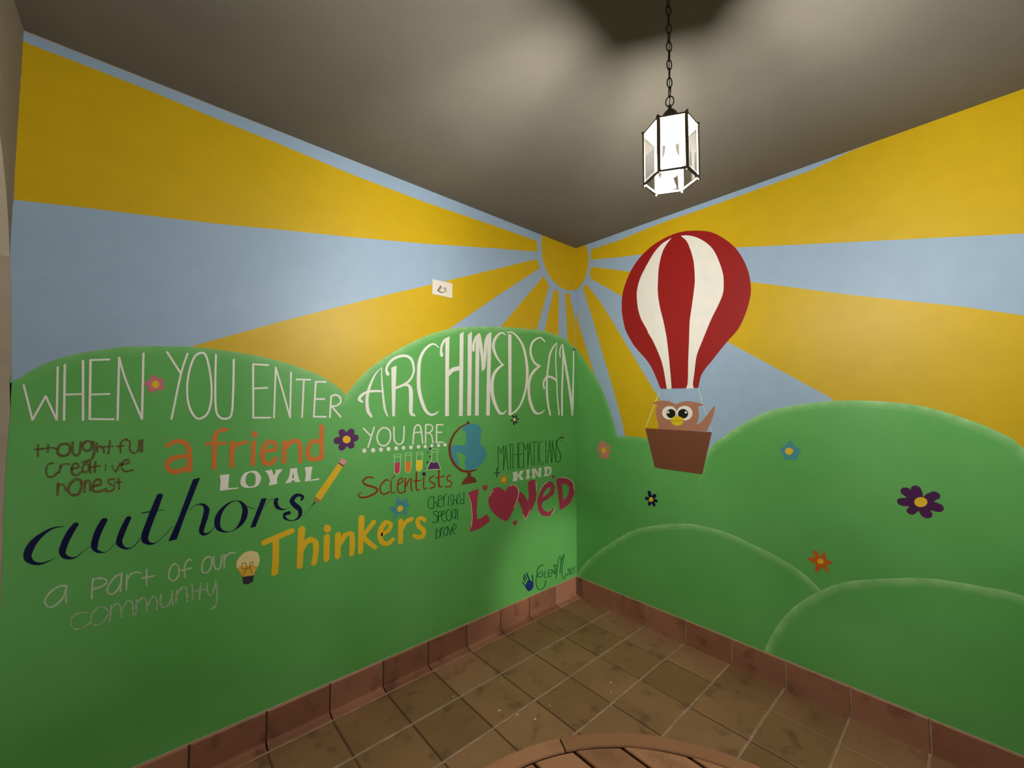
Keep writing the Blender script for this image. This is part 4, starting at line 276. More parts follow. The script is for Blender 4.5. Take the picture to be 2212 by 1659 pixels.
('L','painted_flower','tiny navy flower under the tall brush lettering',[('petal','','navy',4,[('s',0,0,[-7395,15502,-7519,15469,-7413,15589,-7584,15544,-7482,15708,-7640,15666])]),('petal','','navy',4,[('s',0,0,[-7312,15462,-7430,15513,-7228,15536,-7390,15605,-7141,15664,-7291,15727])]),('petal','','navy',4,[('s',0,0,[-7313,15392,-7327,15462,-7187,15389,-7206,15486,-7001,15409,-7019,15498])]),('petal','','navy',4,[('s',0,0,[-7400,15330,-7316,15372,-7338,15240,-7223,15298,-7217,15119,-7110,15172])]),('petal','','navy',4,[('s',0,0,[-7504,15341,-7371,15324,-7547,15241,-7365,15218,-7568,15086,-7401,15064])]),('petal','','navy',4,[('s',0,0,[-7527,15434,-7492,15362,-7637,15422,-7590,15324,-7790,15381,-7747,15291])]),('flower_center','yellow centre','cream',5,[('p',1,[[-7284,15415,-7310,15339,-7379,15293,-7464,15295,-7533,15344,-7560,15422,-7534,15498,-7465,15544,-7380,15542,-7311,15493]])])]),
('L','painted_flower','tiny blurred orange flower left of KIND',[('petal','','orange_soft',4,[('s',0,0,[-8373,10999,-8536,11034,-8328,11072,-8553,11120,-8317,11194,-8524,11238])]),('petal','','orange_soft',4,[('s',0,0,[-8351,10939,-8452,11034,-8254,10965,-8394,11096,-8143,11036,-8273,11157])]),('petal','','orange_soft',4,[('s',0,0,[-8422,10874,-8374,10975,-8349,10825,-8283,10963,-8223,10783,-8162,10911])]),('petal','','orange_soft',4,[('s',0,0,[-8521,10875,-8362,10888,-8523,10791,-8304,10808,-8471,10668,-8269,10683])]),('petal','','orange_soft',4,[('s',0,0,[-8577,10942,-8435,10863,-8652,10900,-8457,10791,-8717,10810,-8538,10709])]),('petal','','orange_soft',4,[('s',0,0,[-8536,11015,-8536,10903,-8620,11046,-8619,10892,-8745,11055,-8744,10913])]),('petal','','orange_soft',4,[('s',0,0,[-8449,11035,-8576,10991,-8482,11118,-8656,11058,-8574,11228,-8733,11172])]),('flower_center','yellow centre','yellow_bright',5,[('p',1,[[-8278,10928,-8313,10837,-8407,10790,-8523,10804,-8616,10874,-8652,10973,-8617,11063,-8525,11111,-8409,11098,-8315,11028]])])]),
('L','painted_word','big crimson lettering spelling LOVED with a heart for the O',[('letter','','crimson',4,[('p',0,[[-11747,10421,-11328,10550,-10803,10574,-10917,9886,-10981,9137,-10951,8489,-10590,8500,-10100,8701,-9873,8448,-9796,8162,-10242,7938,-10824,7784,-11531,7719,-11444,8280,-11382,9017,-11505,9599]])]),('heart_letter','heart shape standing for the O','crimson',5,[('p',0,[[-8326,10053,-8729,10396,-9149,10511,-9611,10356,-9886,9964,-9932,9466,-9752,9010,-9341,8549,-8766,8131,-8231,7826,-7907,8016,-7579,8446,-7190,8914,-6937,9495,-6968,9998,-7253,10366,-7645,10499,-8030,10426]])]),('letter','','crimson',4,[('p',0,[[-6910,9865,-6447,9634,-5974,8975,-5856,9338,-5979,10457,-5559,10598,-5070,10518,-5007,9646,-5067,8965,-5493,8304,-5971,7836,-6265,7637,-6441,7919,-6617,8490,-6964,9127,-7078,9268]])]),('letter','','crimson',4,[('p',0,[[-3608,10276,-3079,10099,-2811,9615,-2946,9138,-3608,8833,-4285,8672,-4411,8386,-4189,8001,-3674,7738,-3280,7804,-2813,8085,-3015,7670,-3412,7428,-3868,7420,-4442,7652,-4818,8106,-4912,8639,-4851,9105,-4570,9586,-4126,10052],[-3411,9783,-3312,9502,-3673,9241,-4253,9017,-4253,9279,-3868,9666]])]),('letter','','crimson',4,[('p',0,[[-2675,10276,-2057,10386,-1353,10328,-705,9994,-339,9478,-306,8812,-786,8131,-1504,7782,-2236,7674,-2303,8366,-2473,9298],[-1919,9818,-1355,9747,-998,9422,-1072,8920,-1430,8554,-1783,8423,-1852,8983]])]),('highlight_line','pale pink highlight lines','pink_white',6,[('s',0,1,[-11732,10262,-11684,10269,-11533,9787,-11482,9787,-11408,9020,-11356,9014,-11403,8535,-11351,8523,-11468,8063,-11416,8048]),('s',0,1,[-9782,9921,-9839,9946,-9660,10154,-9712,10186,-9461,10279,-9505,10319]),('s',0,1,[-7877,10364,-7909,10411,-7591,10447,-7589,10495,-7221,10262,-7172,10290,-7001,9915,-6934,9914,-7056,9518,-6989,9498,-7279,9060,-7215,9034,-7445,8738,-7382,8711]),('s',0,1,[-5150,10394,-5076,10392,-5075,9998,-5001,9992,-5087,9657,-5013,9646]),('s',0,1,[-6443,7998,-6381,7996,-6352,7684,-6295,7694,-6181,7649,-6232,7687,-5883,7978,-5941,8009,-5674,8282,-5734,8311]),('s',0,1,[-4570,9531,-4632,9561,-4226,9962,-4281,9999,-3618,10213,-3663,10257]),('s',0,1,[-3217,7513,-3278,7551,-2949,7737,-3014,7771,-2779,7980,-2848,8010]),('s',0,1,[-2092,10339,-2092,10394,-1505,10271,-1487,10324,-947,10047,-898,10088,-526,9726,-446,9739,-385,9148,-297,9146])])]),
('L','painted_small_heart','small crimson heart above the crimson L',[('heart_shape','','crimson',4,[('p',0,[[-10513,10747,-10267,10754,-9994,10757,-10066,10495,-10239,10344,-10463,10548]])])]),
('L','painted_small_heart','small crimson heart under the heart-shaped O',[('heart_shape','','crimson',4,[('p',0,[[-7603,7697,-7380,7696,-7128,7752,-7126,7506,-7266,7307,-7519,7539]])])]),
('L','painted_small_heart','smallest crimson heart just below KIND',[('heart_shape','','crimson',4,[('p',0,[[-3225,10691,-3012,10631,-2810,10654,-2878,10481,-2979,10357,-3179,10515]])])]),
('L','painted_word','dark green painted signature and year low down in the corner',[('letter','','dark_green',4,[('s',0,1,[-4221,3644,-4210,3577,-4547,3698,-4502,3630,-4851,3566,-4770,3515,-4980,3269,-4889,3239,-4922,2942,-4840,2949,-4634,2736,-4628,2798,-4345,2754,-4413,2817,-4223,2917,-4317,2942,-4356,3129,-4402,3085,-4620,3173,-4571,3106,-4885,3062,-4806,3007,-5067,2808,-4977,2770,-5102,2418,-5011,2398,-4954,2045,-4875,2055,-4640,1768,-4619,1824,-4276,1742,-4335,1809,-4006,1925,-4094,1975,-3893,2273,-3987,2312])]),('letter','','dark_green',4,[('s',0,1,[-4035,3071,-3956,3040,-4109,2839,-4029,2813,-4078,2559,-4023,2584,-3745,2512,-3765,2571])]),('letter','','dark_green',4,[('s',0,1,[-3162,2993,-3146,2928,-3598,3049,-3540,2988,-3688,2826,-3599,2798,-3664,2552,-3586,2560,-3410,2443,-3428,2507,-3241,2478,-3295,2541]),('s',0,0,[-3596,2775,-3616,2829,-3333,2755,-3354,2810])]),('letter','','dark_green',4,[('s',0,0,[-3208,2615,-3290,2647,-3113,2919,-3195,2951]),('s',0,0,[-3190,2930,-3118,2940,-2923,2555,-2850,2564]),('s',0,0,[-2844,2546,-2929,2572,-2805,2970,-2890,2995])]),('letter','','dark_green',4,[('s',0,0,[-2774,2989,-2689,2967,-2775,2529,-2690,2507]),('s',1,1,[-2747,3187,-2654,3163,-2766,3153,-2691,3097,-2817,3141,-2788,3076,-2878,3157,-2907,3106,-2928,3194,-3003,3177,-2947,3238,-3039,3261,-2928,3272,-3003,3327,-2878,3283,-2907,3349,-2816,3268,-2788,3319,-2766,3231,-2691,3248])]),('letter','','dark_green',4,[('s',0,1,[-2629,2129,-2721,2160,-2531,2768,-2623,2800,-2334,3591,-2426,3627,-2162,3839,-2204,3905,-2112,3645,-2017,3627,-2153,3193,-2058,3165,-2253,2470,-2159,2439]),('s',0,1,[-2139,2665,-2232,2698,-1939,3494,-2032,3531,-1660,3834,-1748,3880]),('s',0,1,[-1719,3845,-1624,3812,-1874,3281,-1778,3249,-1995,2660,-1900,2631,-1996,2187,-1901,2170,-1819,1859,-1760,1892,-1546,1872,-1631,1925,-1419,2159,-1514,2200])]),('letter','','dark_green',4,[('s',0,1,[-1257,2461,-1307,2509,-1165,2524,-1113,2544,-1135,2332,-1062,2305,-1333,2012,-1260,1994,-1072,1945,-1086,1995])]),('letter','','dark_green',4,[('s',1,1,[-863,2230,-797,2212,-879,2089,-814,2066,-916,2016,-861,1978,-912,2015,-967,2007,-948,2108,-1013,2119,-963,2256,-1029,2273,-947,2396,-1012,2420,-910,2470,-965,2507,-914,2471,-859,2479,-878,2378,-812,2368])]),('letter','','dark_green',4,[('s',0,1,[-725,2435,-725,2483,-628,2429,-554,2420,-680,2212,-605,2185,-756,1972,-682,1960,-575,1917,-586,1968])]),('letter','','dark_green',4,[('s',0,1,[-476,2454,-513,2505,-341,2502,-267,2493,-470,2285,-394,2268,-302,2109,-226,2089,-466,1977,-401,1936])])]),
('L','painted_handprint','navy blue handprint beside the signature',[('palm','','navy_bright',4,[('p',1,[[-5838,2940,-5649,2768,-5407,2652,-5337,2439,-5371,2182,-5578,2049,-5887,2043,-6192,2395,-6226,2524,-6092,2748]])]),('finger','','navy_green',4,[('s',0,1,[-5731,2905,-5843,2900,-5897,3244,-6053,3239,-6017,3461,-6138,3461])]),('finger','','navy_green',4,[('s',0,1,[-5400,2624,-5483,2651,-5362,2859,-5487,2890,-5402,3105,-5539,3129])]),('finger','','navy_green',4,[('s',0,1,[-6053,3001,-6133,2996,-6164,3242,-6292,3235,-6279,3438,-6394,3431])]),('finger','','navy_green',4,[('s',0,1,[-6203,2861,-6285,2863,-6289,3106,-6421,3108,-6389,3283,-6483,3284])]),('finger','','navy_green',4,[('s',0,1,[-6143,2505,-6208,2489,-6331,2755,-6424,2735,-6462,2928,-6541,2916])])]),
('R','painted_balloon','red and white striped hot-air balloon carrying a brown basket',[('envelope','red envelope','balloon_red',4,[('p',1,[[-11025,28881,-11951,28477,-12761,27793,-13466,26948,-13954,25980,-14243,25017,-14334,24113,-14271,23447,-14006,22543,-13549,21586,-12853,20822,-12242,20118,-11793,19563,-11335,19041,-11052,18546,-10893,17900,-10807,17771,-10807,17771,-9408,17787,-8198,17787,-8198,17787,-8039,17881,-7805,18442,-7325,19483,-6771,20245,-6200,20871,-5791,21390,-5255,22312,-5025,22899,-4794,24218,-4856,25497,-5158,26380,-5648,27292,-6406,28114,-7314,28695,-8183,29013,-9016,29160,-9971,29153]])]),('stripe','white stripe','balloon_white',5,[('p',1,[[-9111,28950,-9111,28950,-8348,28723,-7658,28190,-7031,27371,-6525,26581,-6241,25810,-6168,25156,-6267,24138,-6531,23268,-6969,22468,-7135,22076,-7462,21521,-7836,20717,-8148,19932,-8349,19118,-8494,18216,-8566,17773,-8566,17773,-8927,17765,-8927,17765,-8908,18202,-8844,19090,-8756,20134,-8642,21238,-8547,21899,-8349,22913,-8112,23902,-7958,24969,-7971,25929,-8071,27030,-8338,28004,-8679,28547]])]),('stripe','white stripe','balloon_white',5,[('p',1,[[-9795,28882,-9795,28882,-10273,28774,-10943,28417,-11586,27852,-12067,27200,-12396,26386,-12649,25463,-12688,24742,-12621,24045,-12268,23255,-11841,22463,-11425,21538,-11139,20872,-10849,20196,-10722,19642,-10614,18801,-10508,18146,-10527,17863,-10596,17758,-10596,17758,-9999,17763,-9999,17763,-10126,18112,-10171,18824,-10201,19776,-10269,20965,-10305,21679,-10361,22613,-10528,23635,-10695,24726,-10767,25459,-10725,26520,-10624,27150,-10411,27892,-10190,28415]])]),('rope','thin pale rope lines','rope_line',4,[('s',0,0,[-10847,17718,-10887,17729,-11359,15930,-11398,15943]),('s',0,0,[-11595,15117,-11633,15133,-11709,14784,-11746,14799]),('s',0,0,[-7942,17599,-7988,17585,-7819,17240,-7865,17226]),('s',0,0,[-7764,17141,-7809,17125,-6777,14840,-6824,14826])]),('basket','dark brown basket','basket_brown',7,[('p',0,[[-6776,14798,-11735,14764,-11044,11858,-10905,11848,-7599,11889,-7515,11936]])])]),
('R','painted_owl','brown owl with big round eyes waving from the balloon basket',[('body','','owl_brown',5,[('p',1,[[-7377,16706,-7377,16706,-7856,16861,-8276,16904,-8777,16838,-9264,16639,-9264,16639,-9702,16816,-10170,16866,-10626,16796,-11030,16695,-11346,16583,-11346,16583,-11027,16553,-10832,16450,-10880,16166,-10872,15761,-10799,15475,-10689,15235,-10689,15235,-10967,15380,-11251,15691,-11573,16098,-11811,16420,-11936,16527,-11965,16421,-11840,15866,-11617,15305,-11354,14815,-11354,14815,-7849,14674,-7849,14674,-7858,15285,-7858,15285,-7707,15674,-7656,16069,-7732,16421,-7796,16589,-7592,16632]])]),('eye_white','','balloon_white',6,[('p',1,[[-9303,16022,-9193,15734,-8910,15548,-8559,15537,-8274,15709,-8166,15999,-8282,16295,-8573,16478,-8924,16481,-9201,16306]])]),('eye_white','','balloon_white',6,[('p',1,[[-10444,16024,-10331,15719,-10043,15523,-9685,15512,-9394,15693,-9285,16000,-9403,16312,-9701,16506,-10059,16509,-10341,16324]])]),('pupil','black pupil','black',8,[('p',1,[[-9210,15969,-9141,15776,-8966,15653,-8750,15646,-8576,15761,-8511,15955,-8581,16151,-8760,16273,-8976,16276,-9147,16160]])]),('pupil','black pupil','black',8,[('p',1,[[-10134,15976,-10061,15775,-9875,15646,-9645,15640,-9458,15759,-9389,15960,-9465,16165,-9655,16292,-9885,16295,-10068,16174]])]),('eye_glint','','white',9,[('p',1,[[-8743,16054,-8725,16003,-8680,15971,-8624,15970,-8579,16000,-8562,16050,-8580,16101,-8626,16133,-8682,16134,-8727,16104]])]),('eye_glint','','white',9,[('p',1,[[-10052,16070,-10035,16021,-9992,15990,-9940,15989,-9898,16018,-9882,16066,-9899,16116,-9942,16147,-9995,16148,-10036,16118]])]),('beak','yellow beak','beak_yellow',9,[('p',1,[[-9317,15782,-9598,15726,-9789,15565,-9742,15313,-9568,15160,-9284,15093,-9021,15180,-8846,15407,-8825,15534,-9029,15710]])]),('beak_line','','ochre_line',10,[('s',0,1,[-8851,15465,-8861,15503,-9155,15407,-9160,15445,-9509,15420,-9505,15457,-9771,15496,-9762,15532])])]),
('R','painted_flower','pink flower left of the basket near the corner',[('petal','','flower_pink2',4,[('s',0,0,[-3012,12970,-2753,12888,-2998,13169,-2640,13057,-2889,13440,-2559,13339])]),('petal','','flower_pink2',4,[('s',0,0,[-3085,12916,-2870,12939,-3176,13093,-2881,13126,-3240,13365,-2969,13397])]),('petal','','flower_pink2',4,[('s',0,0,[-3139,12780,-2998,12944,-3324,12851,-3131,13076,-3552,13012,-3376,13219])]),('petal','','flower_pink2',4,[('s',0,0,[-3053,12656,-3105,12875,-3215,12603,-3285,12903,-3472,12597,-3537,12872])]),('petal','','flower_pink2',4,[('s',0,0,[-2932,12594,-3142,12736,-3014,12435,-3302,12630,-3208,12245,-3470,12425])]),('petal','','flower_pink2',4,[('s',0,0,[-2848,12600,-3081,12653,-2839,12410,-3158,12483,-2904,12143,-3197,12213])]),('petal','','flower_pink2',4,[('s',0,0,[-2753,12670,-2992,12613,-2632,12517,-2962,12441,-2531,12269,-2836,12200])]),('petal','','flower_pink2',4,[('s',0,0,[-2791,12869,-2800,12650,-2620,12890,-2632,12588,-2364,12848,-2375,12569])]),('petal','','flower_pink2',4,[('s',0,0,[-2909,12940,-2732,12768,-2804,13067,-2560,12830,-2586,13200,-2359,12982])]),('flower_center','yellow centre','yellow_bright',5,[('p',1,[[-3176,12797,-3129,12659,-3008,12565,-2859,12551,-2738,12624,-2693,12755,-2740,12895,-2862,12988,-3012,13001,-3131,12928]])])]),
('R','painted_flower','small navy flower below the balloon basket',[('petal','','navy',4,[('s',0,0,[-7259,9640,-7054,9554,-7252,9803,-6970,9685,-7173,10019,-6912,9911])]),('petal','','navy',4,[('s',0,0,[-7354,9507,-7188,9619,-7477,9591,-7250,9745,-7604,9754,-7397,9896])]),('petal','','navy',4,[('s',0,0,[-7282,9384,-7332,9546,-7406,9343,-7474,9565,-7608,9336,-7670,9539])]),('petal','','navy',4,[('s',0,0,[-7172,9332,-7333,9439,-7212,9205,-7432,9352,-7325,9051,-7527,9187])]),('petal','','navy',4,[('s',0,0,[-7067,9393,-7233,9358,-6982,9280,-7212,9232,-6911,9099,-7123,9056])]),('petal','','navy',4,[('s',0,0,[-7116,9567,-7071,9388,-7004,9605,-6941,9358,-6818,9602,-6759,9373])]),('flower_center','yellow centre','yellow_bright',5,[('p',1,[[-7377,9507,-7341,9395,-7249,9314,-7136,9294,-7044,9343,-7011,9443,-7047,9555,-7140,9636,-7253,9655,-7344,9606]])])]),
('R','painted_flower','sky-blue five-petalled flower high on the broad hill',[('petals','','flower_blue',4,[('p',1,[[-16241,14498,-16457,14255,-16777,13982,-16662,13717,-16509,13377,-16215,13415,-15913,13340,-15868,13685,-15660,13929,-15971,14174]])]),('flower_center','yellow centre','yellow_bright',5,[('p',1,[[-16186,14087,-16355,14015,-16381,13862,-16274,13706,-16109,13673,-15978,13826,-16027,14004]])])]),
('R','painted_flower','large seven-petalled purple flower on the broad hill',[('petal','','purple_deep',4,[('s',0,0,[-21763,12107,-21533,11950,-21769,12322,-21435,12096,-21688,12585,-21379,12380])]),('petal','','purple_deep',4,[('s',0,0,[-21632,12127,-21488,11839,-21512,12318,-21303,11900,-21274,12496,-21078,12109])]),('petal','','purple_deep',4,[('s',0,0,[-21528,12000,-21517,11701,-21332,12035,-21316,11600,-21028,11969,-21014,11564])]),('petal','','purple_deep',4,[('s',0,0,[-21521,11855,-21673,11649,-21378,11748,-21601,11450,-21224,11504,-21431,11230])]),('petal','','purple_deep',4,[('s',0,0,[-21601,11640,-21857,11850,-21595,11433,-21964,11738,-21689,11208,-22026,11490])]),('petal','','purple_deep',4,[('s',0,0,[-21790,11679,-21870,11997,-21944,11563,-22058,12019,-22201,11513,-22305,11930])]),('petal','','purple_deep',4,[('s',0,0,[-21856,11839,-21762,12122,-22022,11898,-21888,12306,-22233,12095,-22111,12468])]),('flower_center','yellow centre','yellow_bright',5,[('p',1,[[-21916,11919,-21868,11769,-21750,11660,-21607,11633,-21493,11700,-21452,11836,-21501,11989,-21621,12098,-21765,12122,-21877,12054]])])]),
('R','painted_flower','orange six-petalled flower above the low front hills',[('petals','','orange_deep',4,[('p',1,[[-17297,8376,-17420,8360,-17509,8156,-17563,8138,-17675,8331,-17809,8351,-17825,8194,-17801,8043,-17919,8028,-18106,7921,-18018,7801,-17846,7735,-17816,7630,-17931,7472,-17935,7361,-17809,7356,-17681,7510,-17586,7482,-17473,7270,-17336,7221,-17271,7340,-17318,7566,-17238,7673,-17046,7717,-16958,7807,-17023,7925,-17176,7934,-17274,8010,-17210,8189,-17213,8321]])]),('flower_center','yellow centre','yellow_bright',5,[('p',1,[[-17701,7886,-17671,7790,-17597,7715,-17506,7689,-17434,7723,-17408,7803,-17439,7900,-17514,7975,-17604,8000,-17676,7966]])])])]
# ---------------------------------------------------------------- setting: walls, ceiling, floor
XL = -3.26            # the painted left wall ends here, at the arched return wall
YB = -6.4
wl = box('wall_left', (-6.2, 0, -.05), (0, .2, CEIL+.05), 'plaster_beige'); wl['kind'] = 'structure'
wr = box('wall_right', (0, YB, -.05), (.2, .2, CEIL+.05), 'sky_blue'); wr['kind'] = 'structure'
wb = box('wall_back', (-6.2, YB-.2, -.05), (.2, YB, CEIL+.05), 'plaster_beige'); wb['kind'] = 'structure'
wf = box('wall_far_left', (-6.4, YB-.2, -.05), (-6.2, .2, CEIL+.05), 'plaster_beige'); wf['kind'] = 'structure'
ce = box('ceiling', (-6.4, YB-.2, CEIL), (.2, .2, CEIL+.15), 'ceiling_plaster'); ce['kind'] = 'structure'
fl = box('floor', (-6.4, YB-.2, -.15), (.2, .2, -.006), 'grout_shaded'); fl['kind'] = 'structure'
# return wall with arched openings (three bays along the porch)
def arch_wall():
    bm = bmesh.new(); T = .24; prof = [(0.0, CEIL+.02)]
    bays = [(-.9, .9), (-3.0, .9), (-5.1, .9)]
    for c, hw in bays:
        zc, R = 1.888, .952
        a0 = math.atan2(2.2-zc, hw); right, left = c+hw, c-hw
        if c == -.9: prof += [(0.0, 2.2)]
        else: prof += [(right, 0.0), (right, 2.2)]
        for k in range(1, 20):
            a = a0+(math.pi-2*a0)*k/20; prof.append((c+R*math.cos(a), zc+R*math.sin(a)))
        prof += [(left, 2.2), (left, 0.0)]
    prof += [(YB, 0.0), (YB, CEIL+.02)]
    A = [bm.verts.new((XL, y, z)) for y, z in prof]; B = [bm.verts.new((XL-T, y, z)) for y, z in prof]
    n = len(prof)
    for i in range(n):
        j = (i+1) % n; f = bm.faces.new((A[i], A[j], B[j], B[i]))
        if 2.1 < prof[i][1] < CEIL and 2.1 < prof[j][1] < CEIL: f.material_index = 1      # arch soffits, light put into their paler colour
    L3 = [[Vector((y, z, 0)) for y, z in prof]]
    for tri in tessellate_polygon(L3):
        for Vv in (A, B):
            try: bm.faces.new([Vv[i] for i in tri])
            except ValueError: pass
    o = bm_obj('wall_return', bm, 'plaster_shaded'); o.data.materials.append(MATS['plaster_lit']); return o
wa = arch_wall(); wa['kind'] = 'structure'

# ---------------------------------------------------------------- mural: sky, rays, sun, hills
film('L', 'painted_sky', [('p', 0, [SKY_EDGE + [0, 1400, 0, int(CEIL*1e4)+30]])], 'sky_blue', -1, wl, 'light blue sky colour behind the sun rays')
for f in RAYS_L: film('L', 'painted_sun_ray', [('p', 0, [f])], 'ray_yellow', 0, wl, 'broad yellow sun ray' if abs(f[0]) > 20000 else None)
for f in RAYS_R: film('R', 'painted_sun_ray', [('p', 0, [f])], 'ray_yellow', 0, wr)
film('L', 'painted_sun', [('p', 0, [SUN_L])], 'ray_yellow', 1, wl, 'yellow half sun meeting the corner'); film('R', 'painted_sun', [('p', 0, [SUN_R])], 'ray_yellow', 1, wr, 'yellow half sun meeting the corner')
def hill(wall, name, label, flat, rim, layer, parent):
    top = cr(pairs(flat), False, 5); base = BASE-.012
    top = [(clipu(u), v) for u, v in top]; off = .0006+layer*.00022
    if wall == 'L' and layer == 1: top = [(-3.31, top[0][1]-.12)]+top
    loop = top + ([(top[-1][0], base), (top[0][0], base)])
    if wall == 'L' and layer == 1:      # left edge follows the end of the mural
        e = [q for q in pairs(SKY_EDGE) if q[1] < 1.78]; loop = [(max(q[0], -3.243), q[1]) for q in top] + [(top[-1][0], base), (-3.243, base)] + e[::-1]
        k = [i for i, q in enumerate(loop) if q[0] > -3.2425][0]; loop = loop[k-1:]
    vs = [wall_pt(wall, u, v, off) for u, v in loop]; fs = [tuple(t) for t in tessellate_polygon([[Vector((u, v, 0)) for u, v in loop]])]
    att = [0.0]*len(vs); W = .046
    P = [q for q in top if q[0] > -3.24 or wall == 'R']
    rows = []
    for i, q in enumerate(P):
        a, b = P[max(0, i-1)], P[min(len(P)-1, i+1)]; d = Vector((b[0]-a[0], b[1]-a[1]))
        if d.length < 1e-9: d = Vector((1, 0))
        d.normalize(); nn = Vector((d.y, -d.x)) if wall == 'L' else Vector((-d.y, d.x))
        s_ = math.sin(math.pi*min(1, max(0, i/(len(P)-1))))**.35 if wall == 'L' else (min(1, i/16)**2 if layer == 2 else 1)
        rows.append([(q, s_), ((clipu(q[0]+nn.x*W*.35), q[1]+nn.y*W*.35), .55*s_), ((clipu(q[0]+nn.x*W), q[1]+nn.y*W), 0.0)])
    b0 = len(vs)
    for rw in rows:
        for (u_, v_), a_ in rw: vs.append(wall_pt(wall, u_, max(v_, base), off+6e-5)); att.append(a_*min(1, rim))
    for i in range(len(rows)-1):
        for k in range(2): fs.append((b0+3*i+k, b0+3*i+k+1, b0+3*i+k+4, b0+3*i+k+3))
    want = Vector((0, -1, 0)) if wall == 'L' else Vector((-1, 0, 0)); o2 = []
    for f in fs:
        n = (Vector(vs[f[1]])-Vector(vs[f[0]])).cross(Vector(vs[f[2]])-Vector(vs[f[0]])); o2.append(f if n.dot(want) > 0 else tuple(f[::-1]))
    o = mesh_obj(name, vs, o2, 'hill_green', parent); a = o.data.attributes.new('rim', 'FLOAT', 'POINT')
    for i, v in enumerate(att): a.data[i].value = v
    o['label'] = label
LAY = [1, 2, 1, 2, 3, 3.6]
for (wall, name, label, flat, rim), ly in zip(HILLS, LAY): hill(wall, name, label, flat, rim, ly, wl if wall == 'L' else wr)

# ---------------------------------------------------------------- mural: lettering and motifs
for wall, name, label, ch in MOTIFS:
    par = wl if wall == 'L' else wr
    if len(ch) == 1:
        c, lb, mat, lay, sh = ch[0]; film(wall, name, sh, mat, lay+2, par, label); continue
    g = empty(name, (0, 0, 0)); g.parent = par; g['label'] = label
    for q_, (c, lb, mat, lay, sh) in enumerate(ch): film(wall, c, sh, mat, lay+2+.06*q_, g, lb or None)   # later brush strokes lie over earlier ones

# ---------------------------------------------------------------- floor tiles and grout
random.seed(4)
PX, PY = .3003, .3000; X0, Y0 = -.276, -.064
def tile_mesh(wx, wy, h=.009, bv=.005):
    x, y = wx/2, wy/2
    vs = [(-x, -y, 0), (x, -y, 0), (x, y, 0), (-x, y, 0)]+[(-x, -y, h-bv*.6), (x, -y, h-bv*.6), (x, y, h-bv*.6), (-x, y, h-bv*.6)]
    vs += [(-x+bv, -y+bv, h), (x-bv, -y+bv, h), (x-bv, y-bv, h), (-x+bv, y-bv, h)]
    fs = [(8, 9, 10, 11)]+[(a+4, (a+1) % 4+4, (a+1) % 4+8, a+8) for a in range(4)]+[(a, (a+1) % 4, (a+1) % 4+4, a+4) for a in range(4)]
    me = bpy.data.meshes.new('tile'); me.from_pydata(vs, [], fs); me.materials.append(MATS['terracotta_floor']); me.update(); return me
full = tile_mesh(PX-.008, PY-.009); side = tile_mesh(-X0-.016, PY-.009)
for i in range(11):
    for j in range(15):
        if i == 0: me = side; cx = (X0-.012)/2
        else: me = full; cx = X0-(i-.5)*PX
        cy = Y0-(j+.5)*PY
        o = bpy.data.objects.new('tile', me); C.objects.link(o); o.parent = fl; o.location = (cx+random.uniform(-.001, .001), cy+random.uniform(-.001, .001), -.0055+random.uniform(-.0008, .0006))
        o.rotation_euler = (random.uniform(-.002, .002), random.uniform(-.002, .002), random.choice((0, 0, 0, 1))*random.uniform(-.003, .003))
for j in range(16):
    y = Y0-j*PY; o = box('grout_line', (X0-10*PX, y-.0055, -.0065), (-.011, y+.0055, .0016), 'grout_lit', fl)
for i in range(11):
    x = X0-i*PX; o = box('grout_line', (x-.005, Y0-15*PY, -.0066), (x+.005, Y0, -.0012), 'grout_shaded', fl)

# ---------------------------------------------------------------- baseboards of terracotta tile
bl = box('baseboard_left', (XL, -.008, -.005), (-.001, -.0002, BASE-.002), 'grout_shaded'); bl['kind'] = 'structure'
br = box('baseboard_right', (-.006, YB+.01, -.005), (-.0002, -.001, BASE-.002), 'grout_lit'); br['kind'] = 'structure'
def base_tile(name, prof, a, b, axis, parent):
    # prof: (distance from wall, height) from wall top round to floor
    bm = bmesh.new(); n = len(prof); e = .0025
    def pt(s_, d, z): return (s_, -d, z) if axis == 'x' else (-d, s_, z)
    rings = []
    for s_, sh in ((a, e), (a+e, 0), (b-e, 0), (b, e)): rings.append([bm.verts.new(pt(s_, max(d-sh, .0004), z)) for d, z in prof])
    for A, B in zip(rings, rings[1:]):
        for k in range(n-1): bm.faces.new((A[k], A[k+1], B[k+1], B[k]))
    lp = [Vector((d, z, 0)) for d, z in prof]
    for rg in (rings[0], rings[-1]):
        for tri in tessellate_polygon([lp]): bm.faces.new([rg[i] for i in tri])
    return bm_obj(name, bm, 'terracotta_base', parent)
prof_l = [(.0005, BASE), (.009, BASE), (.0125, BASE-.004), (.0135, .022), (.0150, .016), (.030, .010), (.055, .0055), (.0595, .0035), (.0600, -.004), (.0005, -.004)]
prof_r = [(.0005, BASE), (.007, BASE), (.0100, BASE-.004), (.0110, .035), (.0125, .012), (.0150, -.004), (.0005, -.004)]
xs = [-.0165, -.292, -.588]+[-.881-.2985*k for k in range(8)]+[XL+.002]
for a, b in zip(xs, xs[1:]): base_tile('tile', prof_l, b+.0035, a-.0035, 'x', bl)
ys = [-.0165, -.079, -.377]+[-.677-.2985*k for k in range(19)]
for a, b in zip(ys, ys[1:]): base_tile('tile', prof_r, b+.004, a-.004, 'y', br)
o = box('grout_line', (XL, -.0665, -.0065), (-.011, -.0600, .0020), 'grout_lit', bl)
box('caulk_line', (XL, -.0062, BASE-.001), (-.001, -.0005, BASE+.0035), 'caulk', bl); box('caulk_line', (-.0062, YB+.02, BASE-.001), (-.0005, -.001, BASE+.0035), 'caulk', br)

